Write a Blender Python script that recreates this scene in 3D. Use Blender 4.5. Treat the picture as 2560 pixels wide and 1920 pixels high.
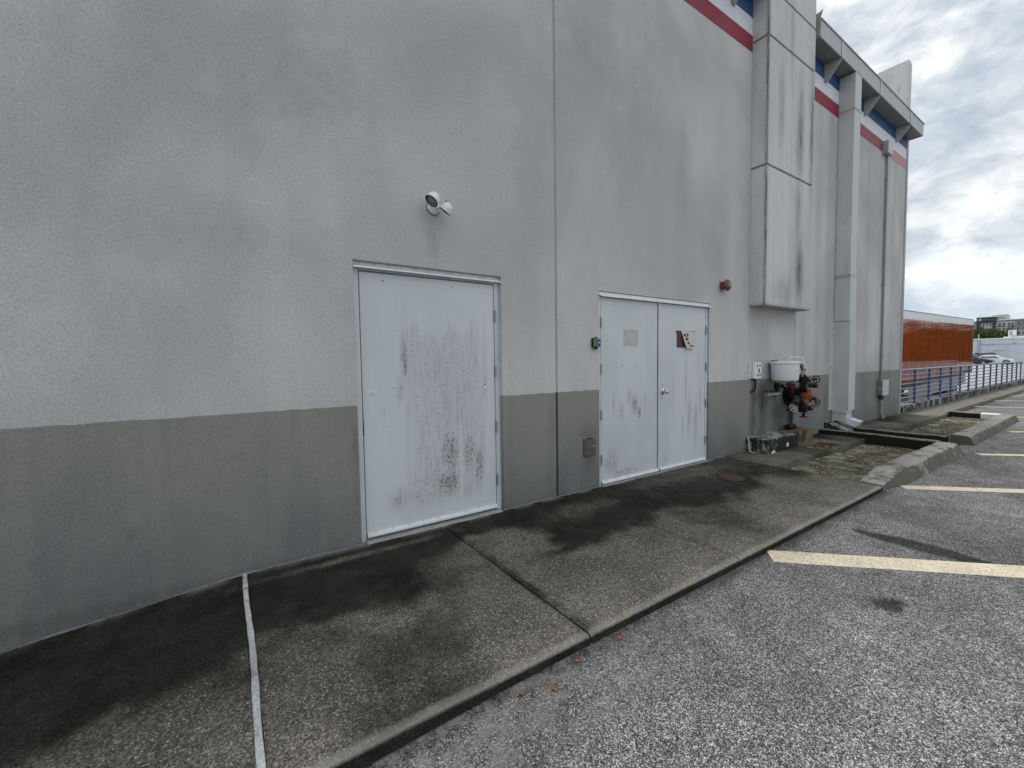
import bpy, bmesh, math, random
import numpy as np
from mathutils import Vector, Matrix
random.seed(7)
R = math.radians
scene = bpy.context.scene
for o in list(bpy.data.objects): bpy.data.objects.remove(o)

# ------------------------------------------------------------------ camera
cam_d = bpy.data.cameras.new("camera"); cam = bpy.data.objects.new("camera", cam_d)
scene.collection.objects.link(cam); scene.camera = cam
cam_d.sensor_width = 36; cam_d.lens = 36 * 1063.6 / 2560; cam_d.clip_start = 0.05; cam_d.clip_end = 3000
yaw, pitch, roll = R(33.864), R(-2.9216), R(-0.8212)
F = Vector((math.sin(yaw) * math.cos(pitch), math.cos(yaw) * math.cos(pitch), math.sin(pitch)))
Rt = Vector((math.cos(yaw), -math.sin(yaw), 0)); Up = Rt.cross(F)
r2 = Rt * math.cos(roll) + Up * math.sin(roll); u2 = Up * math.cos(roll) - Rt * math.sin(roll)
m = Matrix(((r2.x, u2.x, -F.x, 0), (r2.y, u2.y, -F.y, -3.35), (r2.z, u2.z, -F.z, 1.40), (0, 0, 0, 1)))
cam.matrix_world = m

# ------------------------------------------------------------------ world, sun, exposure
SUN_EL, SUN_AZ = R(76), R(20)          # sun high behind the building, azimuth from +y towards +x
world = bpy.data.worlds.new("World"); scene.world = world; world.use_nodes = True
nt = world.node_tree; nt.nodes.clear()
def wn(t, **k):
    n = nt.nodes.new(t)
    for a, b in k.items(): setattr(n, a, b)
    return n
L = nt.links.new
out = wn('ShaderNodeOutputWorld'); bg = wn('ShaderNodeBackground'); bg.inputs[1].default_value = 1
sky = wn('ShaderNodeTexSky', sky_type='NISHITA', sun_disc=False); sky.sun_elevation = SUN_EL; sky.sun_rotation = SUN_AZ
skyS = wn('ShaderNodeVectorMath', operation='SCALE'); skyS.inputs['Scale'].default_value = 0.10; L(sky.outputs[0], skyS.inputs[0])
tc = wn('ShaderNodeTexCoord'); sx = wn('ShaderNodeSeparateXYZ'); L(tc.outputs['Generated'], sx.inputs[0])
def wmath(op, a, b=None, c=None, clamp=False):
    n = wn('ShaderNodeMath', operation=op); n.use_clamp = clamp
    for i, v in enumerate((a, b, c)):
        if v is None: continue
        if isinstance(v, (int, float)): n.inputs[i].default_value = v
        else: L(v, n.inputs[i])
    return n.outputs[0]
zc = wmath('MAXIMUM', sx.outputs[2], 0.0)
den = wmath('ADD', wmath('MULTIPLY', zc, 0.0), 1.0)
cx = wn('ShaderNodeCombineXYZ'); L(wmath('DIVIDE', sx.outputs[0], den), cx.inputs[0]); L(wmath('DIVIDE', sx.outputs[1], den), cx.inputs[1]); L(wmath('MULTIPLY', zc, 1.9), cx.inputs[2])
def wnoise(scale, detail, rough, dist, off=(0, 0, 0), sc=(1, 1, 1)):
    mp = wn('ShaderNodeMapping'); L(cx.outputs[0], mp.inputs[0]); mp.inputs['Location'].default_value = off; mp.inputs['Scale'].default_value = sc
    n = wn('ShaderNodeTexNoise'); L(mp.outputs[0], n.inputs['Vector'])
    n.inputs['Scale'].default_value = scale; n.inputs['Detail'].default_value = detail
    n.inputs['Roughness'].default_value = rough; n.inputs['Distortion'].default_value = dist
    return n.outputs['Fac']
n1 = wnoise(4.2, 7, 0.54, 0.35, (3.6, 1.7, 0.4)); n2 = wnoise(12.0, 9, 0.62, 0.3, (7.7, 2.2, 1.3))
sm = wmath('ADD', wmath('MULTIPLY', n1, 0.56), wmath('MULTIPLY', n2, 0.44))
ramp = wn('ShaderNodeValToRGB'); L(sm, ramp.inputs[0]); cr = ramp.color_ramp
cr.elements[0].position = 0.35; cr.elements[0].color = (0.38, 0.44, 0.51, 1)
cr.elements[1].position = 0.585; cr.elements[1].color = (0.88, 0.89, 0.89, 1)
for p, c in ((0.42, (0.46, 0.52, 0.58, 1)), (0.465, (0.555, 0.60, 0.645, 1)), (0.50, (0.65, 0.685, 0.715, 1)), (0.54, (0.77, 0.79, 0.80, 1))):
    e = cr.elements.new(p); e.color = c
# gaps of clear sky near the horizon
gap = wmath('MULTIPLY', wmath('SUBTRACT', 1.0, wmath('MULTIPLY', zc, 5.5), clamp=True), 0.55, clamp=True)
blue = wn('ShaderNodeMix', data_type='RGBA'); L(gap, blue.inputs[0]); L(ramp.outputs[0], blue.inputs[6]); blue.inputs[7].default_value = (0.45, 0.56, 0.70, 1)
mixs = wn('ShaderNodeMix', data_type='RGBA'); mixs.inputs[0].default_value = 0.93
L(skyS.outputs[0], mixs.inputs[6]); L(blue.outputs[2], mixs.inputs[7])
L(mixs.outputs[2], bg.inputs[0]); L(bg.outputs[0], out.inputs[0])

sun_d = bpy.data.lights.new("sun", 'SUN'); sun = bpy.data.objects.new("sun", sun_d); scene.collection.objects.link(sun)
sun_d.energy = 1.5; sun_d.angle = R(11); sun_d.color = (1, 0.96, 0.9)
sd = Vector((math.sin(SUN_AZ) * math.cos(SUN_EL), math.cos(SUN_AZ) * math.cos(SUN_EL), math.sin(SUN_EL)))
sun.rotation_euler = sd.to_track_quat('Z', 'Y').to_euler(); sun.location = (0, 20, 60)
vs = scene.view_settings; vs.view_transform = 'Standard'; vs.look = 'None'; vs.gamma = 1; vs.exposure = 0.36; vs.use_curve_mapping = False
scene.render.resolution_x = 1024; scene.render.resolution_y = 768

# ------------------------------------------------------------------ numpy noise for stain maps
_rng = np.random.RandomState(11); _T = _rng.rand(256, 256)
def vnoise(x, y):
    x = np.asarray(x, float); y = np.asarray(y, float)
    xi = np.floor(x).astype(int); yi = np.floor(y).astype(int); fx = x - xi; fy = y - yi
    fx = fx * fx * (3 - 2 * fx); fy = fy * fy * (3 - 2 * fy)
    g = lambda a, b: _T[a % 256, b % 256]
    return (g(xi, yi) * (1 - fx) + g(xi + 1, yi) * fx) * (1 - fy) + (g(xi, yi + 1) * (1 - fx) + g(xi + 1, yi + 1) * fx) * fy
def fbm(x, y, o=4):
    s = 0; a = .5; t = 0
    for k in range(o):
        s = s + a * vnoise(x * 2 ** k + 17 * k, y * 2 ** k + 31 * k); t += a; a *= .5
    return s / t
def gauss(x, z, cx, cz, wx, wz): return np.exp(-((x - cx) / wx) ** 2 - ((z - cz) / wz) ** 2)
def sstep(a, b, x):
    t = np.clip((x - a) / (b - a), 0, 1); return t * t * (3 - 2 * t)

# ------------------------------------------------------------------ materials
class NB:
    def __init__(s, name):
        s.m = bpy.data.materials.new(name); s.m.use_nodes = True; s.t = s.m.node_tree; s.b = s.t.nodes['Principled BSDF']
        s.g = s.n('ShaderNodeNewGeometry')
    def n(s, t, **k):
        n = s.t.nodes.new(t)
        for a, b in k.items(): setattr(n, a, b)
        return n
    def l(s, a, b): s.t.links.new(a, b)
    def pos(s, sc=(1, 1, 1), off=(0, 0, 0)):
        mp = s.n('ShaderNodeMapping'); s.l(s.g.outputs['Position'], mp.inputs[0]); mp.inputs['Scale'].default_value = sc; mp.inputs['Location'].default_value = off
        return mp.outputs[0]
    def noise(s, scale, detail=4, rough=.55, sc=(1, 1, 1), dist=0, off=(0, 0, 0)):
        n = s.n('ShaderNodeTexNoise'); s.l(s.pos(sc, off), n.inputs['Vector']); n.inputs['Scale'].default_value = scale
        n.inputs['Detail'].default_value = detail; n.inputs['Roughness'].default_value = rough; n.inputs['Distortion'].default_value = dist
        return n.outputs['Fac']
    def vor(s, scale, out='Distance', feature='F1', sc=(1, 1, 1)):
        n = s.n('ShaderNodeTexVoronoi', feature=feature); s.l(s.pos(sc), n.inputs['Vector']); n.inputs['Scale'].default_value = scale
        return n.outputs[out]
    def math(s, op, a, b=None, c=None, clamp=False):
        n = s.n('ShaderNodeMath', operation=op); n.use_clamp = clamp
        for i, v in enumerate((a, b, c)):
            if v is None: continue
            if isinstance(v, (int, float)): n.inputs[i].default_value = v
            else: s.l(v, n.inputs[i])
        return n.outputs[0]
    def rng(s, v, a, b, c=0., d=1.):
        n = s.n('ShaderNodeMapRange'); n.interpolation_type = 'SMOOTHSTEP'; s.l(v, n.inputs[0])
        for i, q in zip((1, 2, 3, 4), (a, b, c, d)): n.inputs[i].default_value = q
        return n.outputs[0]
    def mix(s, f, a, b):
        n = s.n('ShaderNodeMix', data_type='RGBA')
        for i, v in ((0, f), (6, a), (7, b)):
            if isinstance(v, tuple): n.inputs[i].default_value = (*v, 1) if len(v) == 3 else v
            elif isinstance(v, (int, float)): n.inputs[i].default_value = v
            else: s.l(v, n.inputs[i])
        return n.outputs[2]
    def mul(s, col, f):
        n = s.n('ShaderNodeVectorMath', operation='SCALE')
        if isinstance(col, tuple): n.inputs[0].default_value = col
        else: s.l(col, n.inputs[0])
        if isinstance(f, (int, float)): n.inputs['Scale'].default_value = f
        else: s.l(f, n.inputs['Scale'])
        return n.outputs[0]
    def attr(s, name):
        n = s.n('ShaderNodeAttribute'); n.attribute_name = name; return n.outputs['Fac']
    def ramp(s, v, stops):
        n = s.n('ShaderNodeValToRGB'); s.l(v, n.inputs[0]); e = n.color_ramp.elements
        e[0].position, e[0].color = stops[0][0], (*stops[0][1], 1); e[1].position, e[1].color = stops[-1][0], (*stops[-1][1], 1)
        for p, c in stops[1:-1]:
            q = e.new(p); q.color = (*c, 1)
        return n.outputs[0]
    def bump(s, h, strength, dist):
        n = s.n('ShaderNodeBump'); s.l(h, n.inputs['Height']); n.inputs['Strength'].default_value = strength; n.inputs['Distance'].default_value = dist
        s.l(n.outputs[0], s.b.inputs['Normal'])
    def done(s, col, rough=.7, metal=0, spec=.4):
        if isinstance(col, tuple): s.b.inputs['Base Color'].default_value = (*col, 1)
        else: s.l(col, s.b.inputs['Base Color'])
        if isinstance(rough, (int, float)): s.b.inputs['Roughness'].default_value = rough
        else: s.l(rough, s.b.inputs['Roughness'])
        s.b.inputs['Metallic'].default_value = metal; s.b.inputs['Specular IOR Level'].default_value = spec
        return s.m

def simple(name, col, rough=.5, metal=0, var=.12, dirt=.25, dscale=3, dcol=(.05, .05, .045), spec=.45, coat=0, grain=60):
    b = NB(name); n = b.noise(dscale, 6, .6, (1, 1, .5)); g = b.noise(grain, 3)
    c = b.mul(col, b.rng(n, .25, .75, 1 - var, 1 + var))
    c = b.mix(b.math('MULTIPLY', b.rng(b.noise(dscale * 2.7, 7, .68, (1, 1, .35), 0.3, (5, 1, 2)), .52, .78), dirt), c, dcol)
    b.bump(g, .15, .001)
    if coat: b.b.inputs['Coat Weight'].default_value = coat; b.b.inputs['Coat Roughness'].default_value = .04
    return b.done(c, b.rng(n, .2, .8, max(rough - .08, .02), min(rough + .12, 1)), metal, spec)

# stucco wall: light paint above, darker olive-grey band below
def stucco():
    b = NB('painted_stucco')
    z = b.n('ShaderNodeSeparateXYZ'); b.l(b.g.outputs['Position'], z.inputs[0]); Z = z.outputs[2]
    edge = b.math('ADD', Z, b.math('MULTIPLY', b.math('SUBTRACT', b.noise(9, 3), .5), .018))
    up = b.rng(edge, 1.083, 1.089)
    fine = b.noise(130, 4, .8); med = b.noise(62, 4, .7)
    pit = b.rng(b.vor(88), .06, .26)
    big = b.noise(.55, 4, .55, (1, 1, .8), .4); mid = b.noise(1.6, 5, .6, (1.4, 1, .45), .3, (3, 0, 0))
    stre = b.noise(3.2, 5, .6, (2.6, 2.6, .16), .15)
    upc = b.mix(b.rng(big, .34, .66), (.455, .448, .450), (.605, .597, .594))
    upc = b.mix(b.math('MULTIPLY', b.rng(mid, .45, .75), .30), upc, (.430, .425, .425))
    upc = b.mix(b.math('MULTIPLY', b.rng(stre, .50, .76), .32), upc, (.470, .462, .455))
    loc = b.mix(b.rng(mid, .35, .7), (.252, .254, .240), (.198, .204, .204))
    loc = b.mix(b.math('MULTIPLY', b.rng(Z, .15, 1.05, 0., .75), b.rng(big, .3, .6, .35, 1.)), loc, (.315, .310, .268))
    loc = b.mix(b.math('MULTIPLY', b.rng(stre, .45, .75), .22), loc, (.150, .160, .170))
    c = b.mix(up, loc, upc)
    c = b.mul(c, b.math('MULTIPLY', b.math('MULTIPLY', b.rng(pit, 0, 1, .50, 1.06), b.rng(fine, .3, .7, .84, 1.16)), b.rng(med, .3, .7, .90, 1.08)))
    st = b.attr('stain')
    stn = b.math('MULTIPLY', st, b.rng(b.noise(14, 5, .7, (1, 1, .5)), .25, .7, .55, 1.15), clamp=True)
    c = b.mix(stn, c, b.mul(b.mix(up, (.070, .075, .072), (.24, .235, .225)), 1.0))
    cl = b.attr('clean'); c = b.mix(b.math('MULTIPLY', cl, .5, clamp=True), c, b.mix(up, (.19, .20, .20), (.62, .63, .64)))
    hgt = b.math('ADD', b.math('MULTIPLY', fine, .6), b.math('ADD', b.math('MULTIPLY', med, .8), b.math('MULTIPLY', pit, .5)))
    b.bump(hgt, .7, .004)
    return b.done(c, .9, 0, .12)

def precast():
    b = NB('weathered_precast'); big = b.noise(1.2, 5, .6, (1, 1, .35), .3); fine = b.noise(70, 4, .65)
    stre = b.noise(6, 6, .65, (2.2, 2.2, .12), .1)
    c = b.mix(b.rng(big, .3, .7), (.54, .55, .555), (.68, .685, .685))
    c = b.mix(b.math('MULTIPLY', b.rng(stre, .5, .75), .35), c, (.38, .39, .395))
    c = b.mul(c, b.rng(fine, .25, .75, .86, 1.1))
    st = b.math('MULTIPLY', b.attr('stain'), b.rng(b.noise(16, 6, .7, (2.5, 2.5, .2)), .3, .62, .15, 1.25), clamp=True)
    c = b.mix(st, c, (.085, .085, .095)); b.bump(fine, .4, .003)
    return b.done(c, .8, 0, .3)

def door_paint():
    b = NB('grey_door_paint'); big = b.noise(1.7, 5, .6, (1, 1, .5), .4); g = b.noise(90, 3)
    c = b.mix(b.rng(big, .3, .7), (.60, .635, .665), (.68, .71, .73))
    stre = b.noise(5, 5, .6, (3, 1, .14), .2)
    c = b.mix(b.math('MULTIPLY', b.rng(stre, .5, .8), .3), c, (.50, .52, .515))
    st = b.attr('stain')
    sp = b.noise(75, 4, .7, (1.3, 1, .8)); sp2 = b.noise(17, 5, .65, (2, 1, .35))
    thr = b.math('SUBTRACT', 0.80, b.math('MULTIPLY', st, .46))
    comb = b.math('ADD', b.math('MULTIPLY', sp, .62), b.math('MULTIPLY', sp2, .45))
    d = b.vor(58, 'Distance', 'F1', (1.2, 1, .9)); d2 = b.vor(27, 'Distance', 'F1', (1.3, 1, .8))
    lvl = b.math('MULTIPLY', st, b.rng(comb, .38, .66, .25, 1.35))
    m1 = b.rng(b.math('SUBTRACT', b.math('MULTIPLY', lvl, .62), d), -.10, .10)
    m2 = b.rng(b.math('SUBTRACT', b.math('MULTIPLY', lvl, .40), d2), -.05, .05)
    mk = b.math('MULTIPLY', b.math('MAXIMUM', m1, m2), b.rng(st, .04, .5, 0, 1), clamp=True)
    c = b.mix(b.math('MULTIPLY', b.rng(st, .0, .8), .45), c, (.40, .41, .395))
    dr = b.rng(b.noise(20, 5, .65, (2.4, 1, .16), .1, (2, 0, 0)), .47, .64)
    c = b.mix(b.math('MULTIPLY', b.math('MULTIPLY', dr, b.rng(st, .05, .6)), .55), c, (.26, .27, .255))
    c = b.mix(b.math('MULTIPLY', mk, .72), c, (.095, .098, .092))
    b.bump(g, .12, .001)
    return b.done(c, b.rng(big, .3, .7, .42, .6), 0, .4)

def sidewalk_mat():
    b = NB('mildewed_shaded_concrete'); fine = b.noise(170, 4, .8); med = b.noise(40, 5, .7); big = b.noise(2.2, 5, .6)
    v = b.vor(150, 'Color'); sv = b.n('ShaderNodeSeparateXYZ'); b.l(v, sv.inputs[0])
    c = b.mix(b.rng(big, .3, .7), (.122, .114, .097), (.196, .183, .156))
    c = b.mul(c, b.math('MULTIPLY', b.rng(fine, .32, .68, .45, 1.55), b.math('MULTIPLY', b.rng(med, .3, .7, .75, 1.25), b.rng(sv.outputs[2], 0, 1, .55, 1.45))))
    c = b.mix(b.rng(sv.outputs[0], .86, .97, 0, .8), c, (.50, .46, .38))
    c = b.mix(b.rng(sv.outputs[1], .78, .98, 0, .6), c, (.05, .045, .04))
    chip = b.math('MULTIPLY', b.rng(b.noise(34, 6, .75, (1, 1, 1), 0, (9, 4, 0)), .645, .69), .85)
    c = b.mix(chip, c, (.56, .51, .40))
    st = b.attr('stain')  # carries mildew together with the painted shadow band
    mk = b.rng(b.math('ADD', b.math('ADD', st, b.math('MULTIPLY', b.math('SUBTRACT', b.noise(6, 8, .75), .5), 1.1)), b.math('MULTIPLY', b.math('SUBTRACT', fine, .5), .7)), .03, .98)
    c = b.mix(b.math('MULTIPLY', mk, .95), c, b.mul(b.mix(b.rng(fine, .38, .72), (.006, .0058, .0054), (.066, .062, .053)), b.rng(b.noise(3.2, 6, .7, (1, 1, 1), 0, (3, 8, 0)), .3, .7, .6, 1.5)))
    cl = b.attr('clean'); c = b.mix(b.math('MULTIPLY', cl, .75, clamp=True), c, (.36, .35, .32))
    b.bump(b.math('ADD', fine, b.math('MULTIPLY', med, .8)), .9, .005)
    return b.done(c, .95, 0, .06)

def asphalt_mat():
    b = NB('worn_asphalt')
    v1 = b.vor(240, 'Color'); d1 = b.vor(240, 'Distance'); s1 = b.n('ShaderNodeSeparateXYZ'); b.l(v1, s1.inputs[0])
    v2 = b.vor(120, 'Color'); s2 = b.n('ShaderNodeSeparateXYZ'); b.l(v2, s2.inputs[0])
    big = b.noise(.9, 5, .6); mid = b.noise(4.5, 6, .65); far = b.noise(.22, 4, .5)
    stone = b.ramp(s1.outputs[0], [(0, (.045, .045, .050)), (.35, (.10, .10, .108)), (.60, (.225, .225, .230)), (.82, (.36, .355, .35)), (1, (.60, .58, .55))])
    c = b.mul(stone, b.rng(s2.outputs[1], 0, 1, .62, 1.36))
    c = b.mix(b.rng(d1, .55, .85, 0, .85), c, (.03, .03, .033))
    c = b.mul(c, b.math('MULTIPLY', b.rng(big, .3, .7, .80, 1.20), b.rng(mid, .3, .7, .82, 1.18)))
    c = b.mul(c, b.rng(far, .3, .7, .94, 1.2))
    st = b.attr('stain'); c = b.mix(b.math('MULTIPLY', st, b.rng(mid, .25, .6, .75, 1.), clamp=True), c, b.mul(c, .22))
    cl = b.attr('clean'); c = b.mix(b.math('MULTIPLY', b.math('MULTIPLY', cl, b.rng(b.noise(12, 6, .7), .4, .62)), .6, clamp=True), c, (.34, .33, .32))
    b.bump(b.math('SUBTRACT', s1.outputs[0], d1), .8, .005)
    return b.done(c, .9, 0, .12)

def kerb_mat(name='stained_kerb_concrete', light=(.36, .34, .31), dark=(.045, .043, .038), amt=.75, thr=.5, side_amt=.06, zs=.3):
    b = NB(name); big = b.noise(3.0, 7, .68, (1, 1, 1), .3); fine = b.noise(110, 4, .7); st = b.noise(9, 6, .7, (1, 1, zs))
    nz = b.n('ShaderNodeSeparateXYZ'); b.l(b.g.outputs['Normal'], nz.inputs[0])
    c = b.mul(light, b.math('MULTIPLY', b.rng(fine, .3, .7, .65, 1.3), b.rng(b.noise(1.3, 4, .6), .3, .7, .8, 1.15)))
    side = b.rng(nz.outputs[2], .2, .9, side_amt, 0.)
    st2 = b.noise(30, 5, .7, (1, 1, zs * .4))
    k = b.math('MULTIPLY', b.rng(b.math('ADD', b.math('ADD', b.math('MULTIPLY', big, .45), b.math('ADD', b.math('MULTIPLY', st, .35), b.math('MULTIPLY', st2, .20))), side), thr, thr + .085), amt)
    c = b.mix(k, c, dark); c = b.mix(b.rng(b.noise(24, 6, .75, (1, 1, 1), 0, (4, 4, 4)), .68, .74, 0, .7), c, (.58, .57, .53))
    b.bump(b.math('ADD', fine, b.math('MULTIPLY', big, 2.)), .7, .006)
    return b.done(c, .9, 0, .1)

def soil_mat():
    b = NB('mossy_soil'); n = b.noise(3.5, 6, .65, (1, 1, 1), .5); f = b.noise(60, 5, .75); g = b.noise(9, 6, .7)
    c = b.ramp(n, [(.32, (.055, .045, .030)), (.44, (.13, .11, .075)), (.52, (.22, .20, .155)), (.62, (.38, .36, .31))])
    c = b.mix(b.rng(g, .46, .60, 0, .72), c, (.085, .092, .035)); c = b.mul(c, b.rng(f, .3, .7, .45, 1.5))
    b.bump(f, 1., .012); return b.done(c, .95, 0, .15)

def paint_mark(name, col):
    b = NB(name); w = b.noise(38, 6, .75); w2 = b.noise(4, 5, .6); v = b.vor(105, 'Color'); s1 = b.n('ShaderNodeSeparateXYZ'); b.l(v, s1.inputs[0])
    c = b.mul(col, b.rng(w2, .3, .7, .88, 1.08))
    k = b.math('MAXIMUM', b.rng(w, .60, .68, 0, .8), b.rng(s1.outputs[0], .80, .95, 0, .6))
    crack = b.vor(7, 'Distance', 'DISTANCE_TO_EDGE')
    k = b.math('MAXIMUM', k, b.math('MULTIPLY', b.rng(crack, 0.012, .0, 0, .8), b.rng(w2, .45, .55)))
    c = b.mix(k, c, (.11, .105, .10)); b.bump(w, .5, .002); return b.done(c, .75, 0, .3)

def leaf_mat(name, a, c2):
    b = NB(name); n = b.noise(2.5, 5, .7); f = b.noise(22, 3, .7)
    c = b.mix(b.rng(n, .35, .65), a, c2); c = b.mul(c, b.rng(f, .3, .7, .55, 1.5)); return b.done(c, .6, 0, .3)

STUCCO = stucco(); PRECAST = precast(); DOOR = door_paint(); WALK = sidewalk_mat(); ASPH = asphalt_mat(); SOIL = soil_mat()
KERB = kerb_mat('stained_kerb_concrete', (.34, .325, .295), (.075, .068, .056), .8, .49, .13, 1.4); BLOCK = kerb_mat('blackened_block_concrete', (.40, .40, .38), (.016, .016, .015), .95, .46, .06)
BASEW = kerb_mat('streaked_base_wall_concrete', (.36, .355, .34), (.020, .020, .020), .92, .475, .045)
FLUME = kerb_mat('blackened_flume_concrete', (.22, .205, .175), (.014, .013, .011), .95, .50, .22)
MOSSY = kerb_mat('brown_mossy_concrete', (.22, .18, .12), (.035, .03, .018), .85, .48, .0)
FRAME = simple('grey_frame_paint', (.64, .67, .70), .5, 0, .08, .3, 4, (.12, .12, .1))
ALU = simple('white_aluminium', (.74, .76, .78), .32, .0, .06, .25, 8, (.2, .2, .18), .6)
HINGE = simple('painted_hinge', (.33, .36, .39), .45, .2, .1, .4, 12)
DARK = simple('dark_gap', (.012, .012, .014), .8, 0, .1, 0)
METAL_L = simple('pale_sheet_metal', (.55, .565, .575), .5, .0, .08, .35, 2.5, (.22, .23, .24))
METAL_G = simple('grey_painted_metal', (.36, .37, .37), .5, 0, .1, .3, 3, (.12, .12, .12))
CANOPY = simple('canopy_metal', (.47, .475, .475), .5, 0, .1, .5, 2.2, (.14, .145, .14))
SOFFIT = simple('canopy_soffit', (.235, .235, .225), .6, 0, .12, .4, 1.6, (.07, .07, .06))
RED = simple('red_stripe_paint', (.27, .020, .048), .6, 0, .1, .1); REDM = simple('dulled_red_stripe_paint', (.30, .065, .10), .6, 0, .1, .1)
PINK = simple('faded_pink_stripe_paint', (.55, .26, .27), .6, 0, .08, .15)
WHITE = simple('white_stripe_paint', (.72, .75, .80), .6, 0, .06, .15); BLUE = simple('blue_stripe_paint', (.025, .085, .22), .6, 0, .12, .1)
WPLAS = simple('white_plastic', (.82, .83, .83), .35, 0, .05, .2, 10, (.25, .22, .18), .5)
TUBW = simple('white_enamel', (.76, .80, .81), .35, 0, .05, .12, 9, (.3, .2, .13), .5)
RUST = simple('rusty_steel', (.10, .045, .03), .8, .1, .3, .5, 20)
BLACKM = simple('black_iron', (.008, .0085, .010), .6, .0, .3, .3, 20, (.03, .02, .015), .2)
DKGREY = simple('dark_grey_metal', (.045, .05, .058), .55, .0, .2, .3, 15)
GALV = simple('galvanised_pipe', (.24, .26, .27), .4, .5, .15, .4, 15)
ORANGE = simple('orange_red_paint', (.24, .048, .012), .45, 0, .15, .4, 14, (.06, .015, .01))
SALMON = simple('faded_orange_paint', (.27, .075, .045), .55, 0, .15, .3, 14, (.1, .03, .02))
DKRED = simple('dark_red_paint', (.12, .010, .010), .45, 0, .2, .4, 14, (.02, .01, .01))
PALEW = simple('pale_faded_handwheel', (.42, .36, .36), .6, 0, .1, .4, 20, (.15, .1, .1))
BELL = simple('bell_red_brown', (.17, .065, .058), .4, .1, .12, .3, 16)
BRASS = simple('brass', (.32, .22, .08), .4, .8, .1, .4, 20)
CHROME = simple('chrome', (.62, .62, .63), .16, 1, .03, .1)
BRONZE = simple('bronze_hatch', (.19, .165, .135), .38, .55, .1, .4, 9, (.07, .06, .05))
PAPER = simple('old_paper', (.62, .60, .53), .8, 0, .06, .3, 12, (.4, .35, .28))
INK = simple('black_ink', (.02, .02, .022), .7, 0, 0, 0); REDD = simple('sign_back_dark', (.10, .035, .04), .6, 0, .2, .3, 15)
FAINT = simple('notice_residue', (.50, .525, .52), .7, 0, .1, .4, 20, (.2, .21, .2))
BLUEF = simple('blue_label', (.01, .12, .24), .35, 0, .1, .2, 20)
OLIVE = simple('olive_grey_box', (.20, .20, .165), .5, 0, .1, .4, 15)
RAILB = simple('blue_rail_paint', (.022, .060, .19), .28, 0, .12, .12, 5, (.2, .25, .3), .8, .4)
CAULK = kerb_mat('white_joint_caulk', (.56, .58, .59), (.14, .16, .18), .7, .52, .0)
LINEP = paint_mark('cream_line_paint', (.66, .575, .44)); LINEY = paint_mark('yellow_line_paint', (.62, .50, .24)); KWHITE = simple('white_kerb_paint', (.75, .75, .74), .7, 0, .06, .3, 8, (.3, .3, .28))
RUSTLID = simple('rusty_lid', (.085, .040, .028), .8, .2, .25, .4, 25)
GLASS = simple('dark_window_glass', (.05, .08, .10), .08, 0, .2, 0, 1, (.05,.05,.05), .8)
LENS = simple('lamp_lens', (.32, .31, .28), .15, .3, .1, .3, 30)
TYRE = simple('tyre_rubber', (.02, .02, .02), .8, 0, .1, .2)
LEAFL = simple('dead_leaf', (.20, .095, .035), .8, 0, .3, .3, 40)
def trailer_mat():
    b = NB('glossy_orange_panel'); n = b.noise(1.1, 4, .5, (1, 1, 1)); c = b.mix(b.rng(n, .3, .7), (.32, .060, .006), (.38, .074, .008))
    b.b.inputs['Coat Weight'].default_value = 1; b.b.inputs['Coat Roughness'].default_value = .05; b.b.inputs['Coat IOR'].default_value = 1.5
    b.bump(b.noise(1.5, 3, .5, (1, 1, .6)), .25, .03); return b.done(c, .6, 0, .0)
TRAILER = trailer_mat()
def lot_mat():
    b = NB('pale_lot_concrete'); n = b.noise(.5, 5, .6); f = b.noise(8, 4, .6); c = b.mix(b.rng(n, .3, .7), (.32, .33, .325), (.45, .46, .45)); c = b.mul(c, b.rng(f, .3, .7, .9, 1.08)); return b.done(c, .85, 0, .3)
LOT = lot_mat()
def whitewall_mat():
    b = NB('white_block_wall'); n = b.noise(.35, 5, .6, (1, 1, 1)); s = b.noise(1.2, 5, .65, (1, 1, .15)); c = b.mix(b.rng(n, .3, .7), (.56, .61, .68), (.66, .70, .75)); c = b.mix(b.rng(s, .5, .8, 0, .3), c, (.42, .46, .52)); return b.done(c, .85, 0, .25)
WWALL = whitewall_mat()

# ------------------------------------------------------------------ object helpers
COL = scene.collection
def tag(o, label=None, cat=None, group=None, kind=None):
    if label: o['label'] = label
    if cat: o['category'] = cat
    if group: o['group'] = group
    if kind: o['kind'] = kind
    return o
def empty(name, loc, label=None, cat=None, group=None, kind=None):
    o = bpy.data.objects.new(name, None); COL.objects.link(o); o.location = loc; o.empty_display_size = .2
    return tag(o, label, cat, group, kind)
def wloc(o):
    v = Vector((0, 0, 0))
    while o is not None: v += o.location; o = o.parent
    return v

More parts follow.
